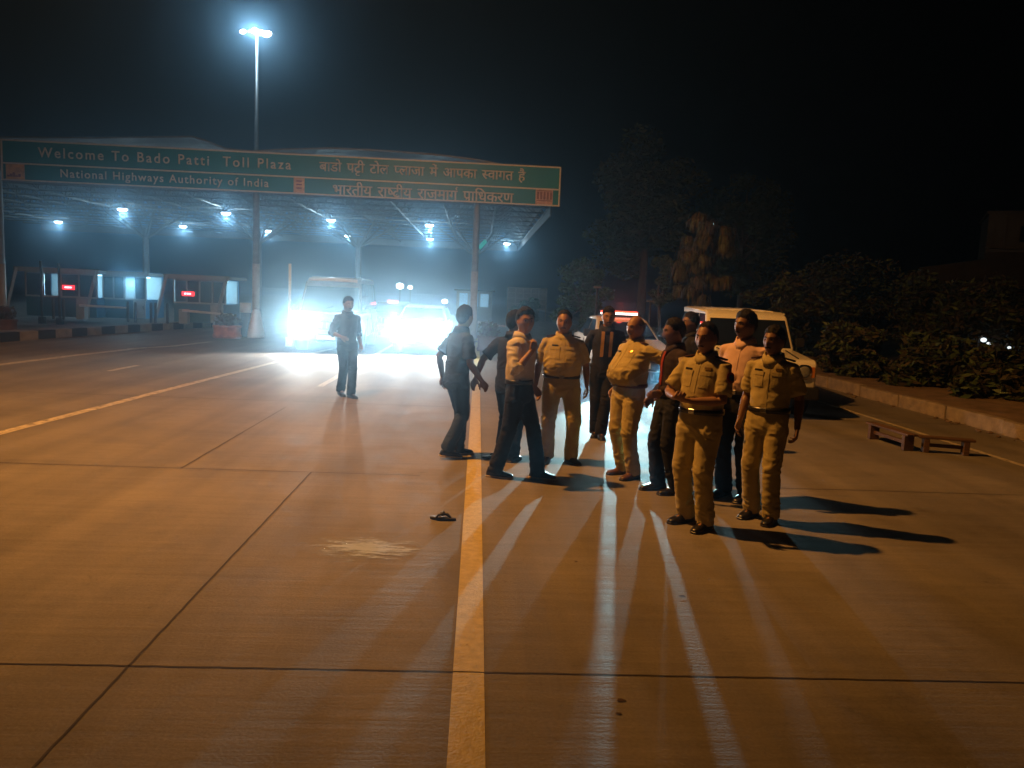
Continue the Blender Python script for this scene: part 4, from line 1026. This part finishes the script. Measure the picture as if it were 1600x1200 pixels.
for sd in (1, -1):
    p = PW((sd * .60, -2.25, .68)); lamp('police_headlight', 'SPOT', p, 4600 if sd < 0 else 1300, CY, .05, p + pd * 10 + V((-2.4, 0, -1.3)), 17, .4)
# ---- van with glaring headlights
VY = 22.6
vx = At(511, 500, VY).x; vz = At(511, 431, VY).z
van, VW, vd = vehicle('minibus', 'white minibus with blinding headlights coming through the toll lane', 'minibus', (vx, VY, 0), 2, 5.2,
    [(-2.6, .35), (-2.6, .85), (-2.5, .98), (-2.0, 1.12), (2.55, 1.14), (2.6, .4)],
    [(-2.1, 1.10), (-1.45, 2.02), (-1.15, vz - .06), (-.6, vz), (2.45, vz), (2.55, 1.12)], .98, .80, .36, (-1.75, 1.6), BLUEPAINT, (-.7, .4, 1.5), hl=(.70, .80, .13), lens=GLARE, round_=.09)
bm = B(); tube(bm, [(-.72, -1.5, vz - .11), (0, -1.56, vz - .09), (.72, -1.5, vz - .11)], .05, 8); link('sun_visor', bm, WHITE, van, True)
for sd in (1, -1):
    p = VW((sd * .70, -2.78, .80))
    lamp('van_headlight', 'SPOT', p, 900, (1, .96, .88), .07, p + vd * 10 + V((0, 0, -.15)), 150, .8)
# ---- car with glaring headlights
KY = 23.4
kx = At(655, 500, KY).x; kz = At(655, 478, KY).z
carr, KW, kd = vehicle('oncoming_car', 'car with white dazzling headlights coming up beside the minibus', 'car', (kx, KY, 0), -1, 4.1,
    [(-2.05, .3), (-2.05, .74), (-1.9, .84), (-.95, .98), (1.6, 1.0), (2.05, .95), (2.05, .35)],
    [(-1.0, .95), (-.3, kz - .05), (.2, kz), (1.3, kz - .03), (1.85, .97)], .84, .62, .32, (-1.28, 1.28), WHITECAR, (.3,), hl=(.58, .70, .12), lens=GLARE)
for sd in (1, -1):
    p = KW((sd * .58, -2.22, .70))
    lamp('car_headlight', 'SPOT', p, 760, (1, .97, .92), .06, p + kd * 10 + V((0, 0, -.1)), 150, .8)
# ---- dark car waiting behind
DYY = 29.5
dkx = At(612, 500, DYY).x; dz_ = At(612, 474, DYY).z
dk, DW, dd_ = vehicle('dark_car', 'dark unlit car waiting between the two glaring vehicles with red roof marker', 'car', (dkx, DYY, 0), 4, 4.0,
    [(-2.0, .3), (-2.0, .78), (-1.9, .9), (-1.1, 1.02), (1.9, 1.05), (2.0, .4)],
    [(-1.15, 1.0), (-.5, dz_ - .06), (-.1, dz_), (1.7, dz_), (1.95, 1.03)], .86, .68, .33, (-1.25, 1.25), DARKCAR, (.3,), hl=(.6, .74, .11))
bm = B(); box(bm, -.25, .15, -.1, .05, dz_ + .001, dz_ + .09); link('roof_marker', bm, mat('red_roof_marker', (.5, .02, .02), .3, emit=((1, .12, .08), 5), sample=False), dk)

# ------------------------------------------------------------------ benches, slippers, small things on the road
WOODD = mat('dark_worn_wood', (.10, .052, .025), .75, amt=.4, scale=4, stretch=(1, 12, 12), bump=.3, bscale=12)
def bench(label, pa, pb, h):
    a_, b_ = G(*pa), G(*pb); c = (a_ + b_) / 2; d = b_ - a_; L = d.length
    o = thing('low_bench', label, 'bench', c, math.atan2(d.y, d.x), 'low wooden benches by the edge line')
    for k in range(2):
        bm = B(); y = -.075 + k * .08; box(bm, -L / 2 - .1, L / 2 + .1, y, y + .07, h - .03, h); bevel(link('seat', bm, WOODD, o), .006)
    for s in (-1, 1):
        bm = B(); box(bm, s * L / 2 - .035, s * L / 2 + .035, -.07, .07, 0, h - .031); bevel(link('leg', bm, WOODD, o), .006)
    bm = B(); box(bm, -L / 2 + .036, L / 2 - .036, -.02, .02, h * .35, h * .35 + .045); link('stretcher', bm, WOODD, o)
bench('low dark bench by the white edge line, nearer the jeep', (1364, 686), (1417, 704), .24)
bench('low dark bench by the white edge line, farther from the jeep', (1445, 706), (1507, 711), .22)
def slipper(label, px, py, yaw, tilt, m, m2, k=1):
    p = G(px, py); o = thing('slipper', label, 'slipper', p, R(yaw)); M_ = Matrix.Rotation(tilt, 4, 'Y')
    bm = B(); n = 24
    out = [(.045 * math.sin(t) * (1.0 - .18 * math.cos(t)) * k, -.125 * math.cos(t) * k) for t in [2 * math.pi * i / n for i in range(n)]]
    loft(bm, [[M_ @ V((x * s, y * s, z)) for x, y in out] for z, s in ((.0, .97), (.006, 1), (.018, 1), (.022, .96))]); link('sole', bm, m, o, True)
    bm = B()
    for s in (-1, 1): tube(bm, [M_ @ V(q) for q in ((0, -.065, .022), (s * .02, -.03, .05), (s * .04, .03, .045), (s * .045, .05, .015))], [.008, .010, .010, .007], 8)
    tube(bm, [M_ @ V(q) for q in ((-.035, .0, .045), (0, .0, .062), (.035, .0, .045))], .012, 8)
    link('strap', bm, m2, o, True)
slipper('single dark slipper lying alone beside the yellow line', 692, 812, 78, .12, mat('slipper_sole', (.05, .045, .04), .6), mat('slipper_strap', (.03, .028, .028), .4), .9)
slipper('dark slipper on the ground at the heels of the striding man', 772, 716, 95, 0, mat('slipper_sole', (.05, .045, .04), .6), mat('slipper_strap', (.03, .028, .028), .4), 1.1)
DIRT = mat('dark_spot', (.05, .025, .015), .8)
for px, py, r_ in ((970, 1095, .020), (967, 1116, .013), (900, 878, .012), (1066, 932, .02)):
    p = G(px, py); bm = B(); pts = [bm.verts.new((r_ * (1 + .3 * math.sin(3 * t + px)) * math.cos(t), r_ * .7 * math.sin(t), 0)) for t in [2 * math.pi * i / 14 for i in range(14)]]; bm.faces.new(pts)
    structure(link('oil_spot', bm, DIRT, loc=(p.x, p.y, .0045)))

# ------------------------------------------------------------------ trees and bushes
BARK = mat('bark', (.12, .085, .055), .85, amt=.35, scale=5, stretch=(1, 1, .3), bump=.6, bscale=12)
def tree(name, label, x, y, base, h, crown, trunk_r, clumps, n, size, seed, mats=LEAF, droop=False, group=None, cz=.62, flat=.6):
    rnd = random.Random(seed); o = thing(name, label, 'tree' if trunk_r > .04 else 'bush', (x, y, base), 0, group)
    bm = B(); cs = []
    for k in range(clumps):
        while True:
            d = V((rnd.uniform(-1, 1), rnd.uniform(-1, 1), rnd.uniform(-1, 1)))
            if d.length < 1: break
        cs.append(V((d.x * crown[0], d.y * crown[0], h - crown[1] + d.z * crown[1] * .95)))
    tz = h - crown[1] * 1.2
    tube(bm, [(0, 0, -.3), (rnd.uniform(-.1, .1), 0, tz * .5), (rnd.uniform(-.2, .2), .1, tz), (0, 0, h - crown[1] * .5)], [trunk_r * 1.3, trunk_r, trunk_r * .8, trunk_r * .3], 10)
    for c in cs[::2]:
        s = V((0, 0, tz * rnd.uniform(.75, 1.1))); m_ = s.lerp(c, .5) + V((0, 0, -.1 * crown[1])); tube(bm, [s, m_, c], [trunk_r * .45, trunk_r * .28, trunk_r * .08], 6)
    link('trunk', bm, BARK, o, True)
    bm = B(); per = n // clumps
    for c in cs:
        r = (rnd.uniform(.26, .42) if droop else rnd.uniform(.28, .52)) * crown[0]
        if droop:
            for _ in range(per):
                a_ = rnd.uniform(0, 6.28); u = V((math.cos(a_), math.sin(a_), 0)); p = c + u * r * rnd.uniform(.1, .8) + V((0, 0, r * rnd.uniform(-.2, .5)))
                l = size * rnd.uniform(.7, 1.5); w = u.cross(V((0, 0, 1))) * l * .09; q = p + u * l * .25 + V((0, 0, -l * .35)); e = q + u * l * .06 + V((0, 0, -l * .75))
                v = [bm.verts.new(t) for t in (p, q - w, e, q + w)]; f = bm.faces.new(v); f.material_index = rnd.randrange(3)
        else: leaves(bm, c, (r, r, r * flat * 1.2), per, size, rnd, .6, 1.5)
    link('crown', bm, mats, o)
    return o
def tree_px(name, label, x0, x1, ytop, Y, crown_h, **k):
    a_, b_ = At(x0, 470, Y), At(x1, 470, Y); t = At((x0 + x1) / 2, ytop, Y); base = k.pop('base', 0)
    return tree(name, label, (a_.x + b_.x) / 2, Y, base, t.z - base, ((b_.x - a_.x) / 2 * .82, crown_h / 2), **k)
tree_px('leafy_tree', 'small light green leafy tree standing beyond the officers, lit by the plaza', 862, 960, 405, 36, 3.6, trunk_r=.10, clumps=26, n=7000, size=.085, seed=11, mats=[mat('leaf_fresh_green', (.08, .19, .06), .6, amt=.3), mat('leaf_pale_green', (.11, .22, .08), .6, amt=.3), LEAF[0]])
tree_px('tall_tree', 'tall dark tree rising behind the police car', 915, 1090, 205, 42, 8.2, trunk_r=.22, clumps=46, n=13000, size=.12, seed=12)
tree_px('drooping_tree', 'tree with hanging yellowish leaf tufts above the jeep', 1040, 1150, 315, 27, 3.9, trunk_r=.10, clumps=40, n=9600, size=.25, seed=13, mats=[mat('leaf_yellow_green', (.065, .06, .022), .6, amt=.3), mat('leaf_ochre', (.10, .07, .028), .6, amt=.3), LEAF[2]], droop=True)
tree_px('dark_tree', 'dark broad tree fading into the night right of the drooping tree', 1075, 1235, 240, 48, 9, trunk_r=.2, clumps=40, n=9000, size=.13, seed=14)
tree_px('slim_tree', 'slim small tree between the police car and the jeep', 1005, 1065, 400, 33, 2.4, trunk_r=.07, clumps=14, n=2600, size=.08, seed=15)
tree_px('round_shrub', 'round green shrub in front of the rusty hoarding frame', 795, 850, 458, 52, 2.2, trunk_r=.035, clumps=14, n=2600, size=.08, seed=16, base=-.2)
BUSH = [mat('bush_brown_green', (.045, .036, .014), .7, amt=.3), mat('bush_dark', (.02, .02, .009), .7, amt=.3), LEAF[1]]
for k, (x0, x1, yt, Y, ch, lab) in enumerate((
        (1140, 1290, 425, 26, 2.6, 'dense brownish bush directly behind the jeep'),
        (1230, 1400, 392, 30, 3.6, 'tall spreading bush beyond the footpath, right of the jeep'),
        (1360, 1500, 415, 27, 3.0, 'dark bush above the two low benches'),
        (1460, 1620, 438, 24, 2.8, 'dark bush below the concrete block building'),
        (1280, 1390, 500, 19, 1.6, 'low bush behind the kerb nearest the jeep'),
        (1390, 1520, 520, 17, 1.6, 'low bush behind the kerb above the benches'),
        (1510, 1660, 540, 15, 1.5, 'low bush behind the kerb under the two distant lamps'))):
    tree_px('wild_bush', lab, x0, x1, yt, Y, ch, trunk_r=.035, clumps=26, n=5200, size=.075, seed=30 + k, mats=BUSH, base=-.4, group='bushes beyond the footpath')
# green verge hedge under the trees
rnd = random.Random(77); bm = B()
for k in range(70):
    x = rnd.uniform(G(880, 540).x + .6, 12); leaves(bm, (x, rnd.uniform(26, 33), .35), (.8, .8, .45), 130, .06, rnd, 1)
o = link('undergrowth', bm, LEAF); o['kind'] = 'stuff'; o['label'] = 'low dark undergrowth along the verge below the trees'
# block building above the bushes
CONC = mat('dim_concrete', (.2, .19, .17), .85, amt=.2, scale=1.2, bump=.3)
p0, p1 = At(1540, 390, 44), At(1680, 390, 44); zt = At(1600, 337, 44).z; zw = At(1600, 392, 44).z
o = thing('concrete_building', 'plain concrete block building on the slope at the edge of the lights', 'building', (p0.x, 44, 0), R(-30)); w = p1.x - p0.x
bm = B(); box(bm, 0, w, 0, 6, 0, zt); link('wall', bm, CONC, o)
bm = B(); box(bm, -.12, w + .12, -.12, 6.1, zt + .002, zt + .16); link('roof', bm, CONC, o)
bm = B()
for k in range(9): box(bm, .25 + k * .6, .33 + k * .6, -.06, -.002, zw, zt - .05)
link('rib', bm, CONC, o)
for k in range(2):
    bm = B(); x = 1.6 + k * 2; box(bm, x, x + .9, -.03, -.002, zw + .4, zw + 1.3); link('window', bm, CARGLASS, o)
p0 = At(1440, 430, 40); zt2 = At(1550, 394, 40).z; zt1 = At(1450, 412, 40).z
o = thing('boundary_wall', 'long dark boundary wall below the concrete block building', 'wall', (p0.x, 40, 0))
bm = B(); prism(bm, [(0, 0), (9, 0), (9, zt2 + .2), (3.5, zt2), (3.5, zt2 - .35), (0, zt1 - .2)], 0, .3); link('masonry', bm, mat('dark_masonry', (.10, .085, .07), .9, amt=.3, scale=2), o)
bm = B(); box(bm, 3.45, 9.05, -.06, .36, zt2 + .201, zt2 + .3); link('coping', bm, CONC, o)
# far lamps
def farlamp(px, py, Y, label, col, st, r_, group=None):
    p = At(px, py, Y); o = thing('street_lamp', label, 'street lamp', (p.x, Y, 0), 0, group)
    bm = B(); tube(bm, [(0, .15, -.5), (0, .15, p.z), (0, 0, p.z + .12)], [.035, .03, .025], 8); link('pole', bm, DARKSTEEL, o, True)
    bm = B(); bmesh.ops.create_uvsphere(bm, u_segments=12, v_segments=8, radius=1, matrix=Matrix.Translation((0, -.05, p.z)) @ Matrix.Diagonal((r_ * 1.3, r_, r_, 1))); link('lamp_glass', bm, mat('far_lamp_%s' % group.replace(' ', '_') if group else 'far_lamp', (1, 1, 1), .3, emit=(col, st), sample=False), o, True)
for px, py, Y, r_, lab in ((625, 447, 80, .30, 'distant white street lamp above the oncoming car, brighter of the pair'), (641, 449, 84, .2, 'distant white street lamp above the oncoming car, fainter of the pair'), (695, 471, 70, .2, 'distant warm white lamp beside the right sign post'), (690, 492, 62, .14, 'low distant white lamp between the car and the right sign post'), (553, 456, 66, .10, 'faint distant lamp by the minibus roof')):
    farlamp(px, py, Y, lab, (.95, .95, .9), 9, r_, 'distant street lamps')
for px, py, r_, lab in ((1535, 531, .12, 'white lamp shining through the dark bushes, brightest of the cluster'), (1543, 537, .09, 'smaller white lamp glowing just under the brightest one'), (1575, 543, .075, 'lone white lamp shining through the bushes, apart from the cluster')):
    farlamp(px, py, 20, lab, (.7, .82, .85), 1.8, r_ * .5, 'lamps among the bushes')
for px, yt, yb_, Y, lab in ((928, 450, 545, 26, 'slim dark lamp post left of the police car'), (1012, 472, 540, 27, 'short dark post beside the police car beacon')):
    p = At(px, yb_, Y); q = At(px, yt, Y); o = thing('dark_post', lab, 'post', (p.x, Y, 0)); bm = B(); tube(bm, [(0, 0, 0), (0, 0, q.z)], [.05, .035], 8); link('shaft', bm, DARKSTEEL, o, True)
    bm = B(); box(bm, -.12, .12, -.08, .08, q.z, q.z + .06); link('lamp_head', bm, HOUS, o)

# ------------------------------------------------------------------ night haze
bm = B(); box(bm, -110, 110, -30, 190, -2, 24)
hz = bpy.data.materials.new('haze'); hz.use_nodes = True; N = hz.node_tree.nodes; N.clear()
pv = N.new('ShaderNodeVolumePrincipled'); pv.inputs['Color'].default_value = (.42, .73, 1, 1); pv.inputs['Density'].default_value = .009; pv.inputs['Anisotropy'].default_value = .943
out = N.new('ShaderNodeOutputMaterial'); hz.node_tree.links.new(pv.outputs[0], out.inputs['Volume'])
o = link('haze', bm, hz); o['kind'] = 'stuff'; o['label'] = 'thin bluish night haze over the road'
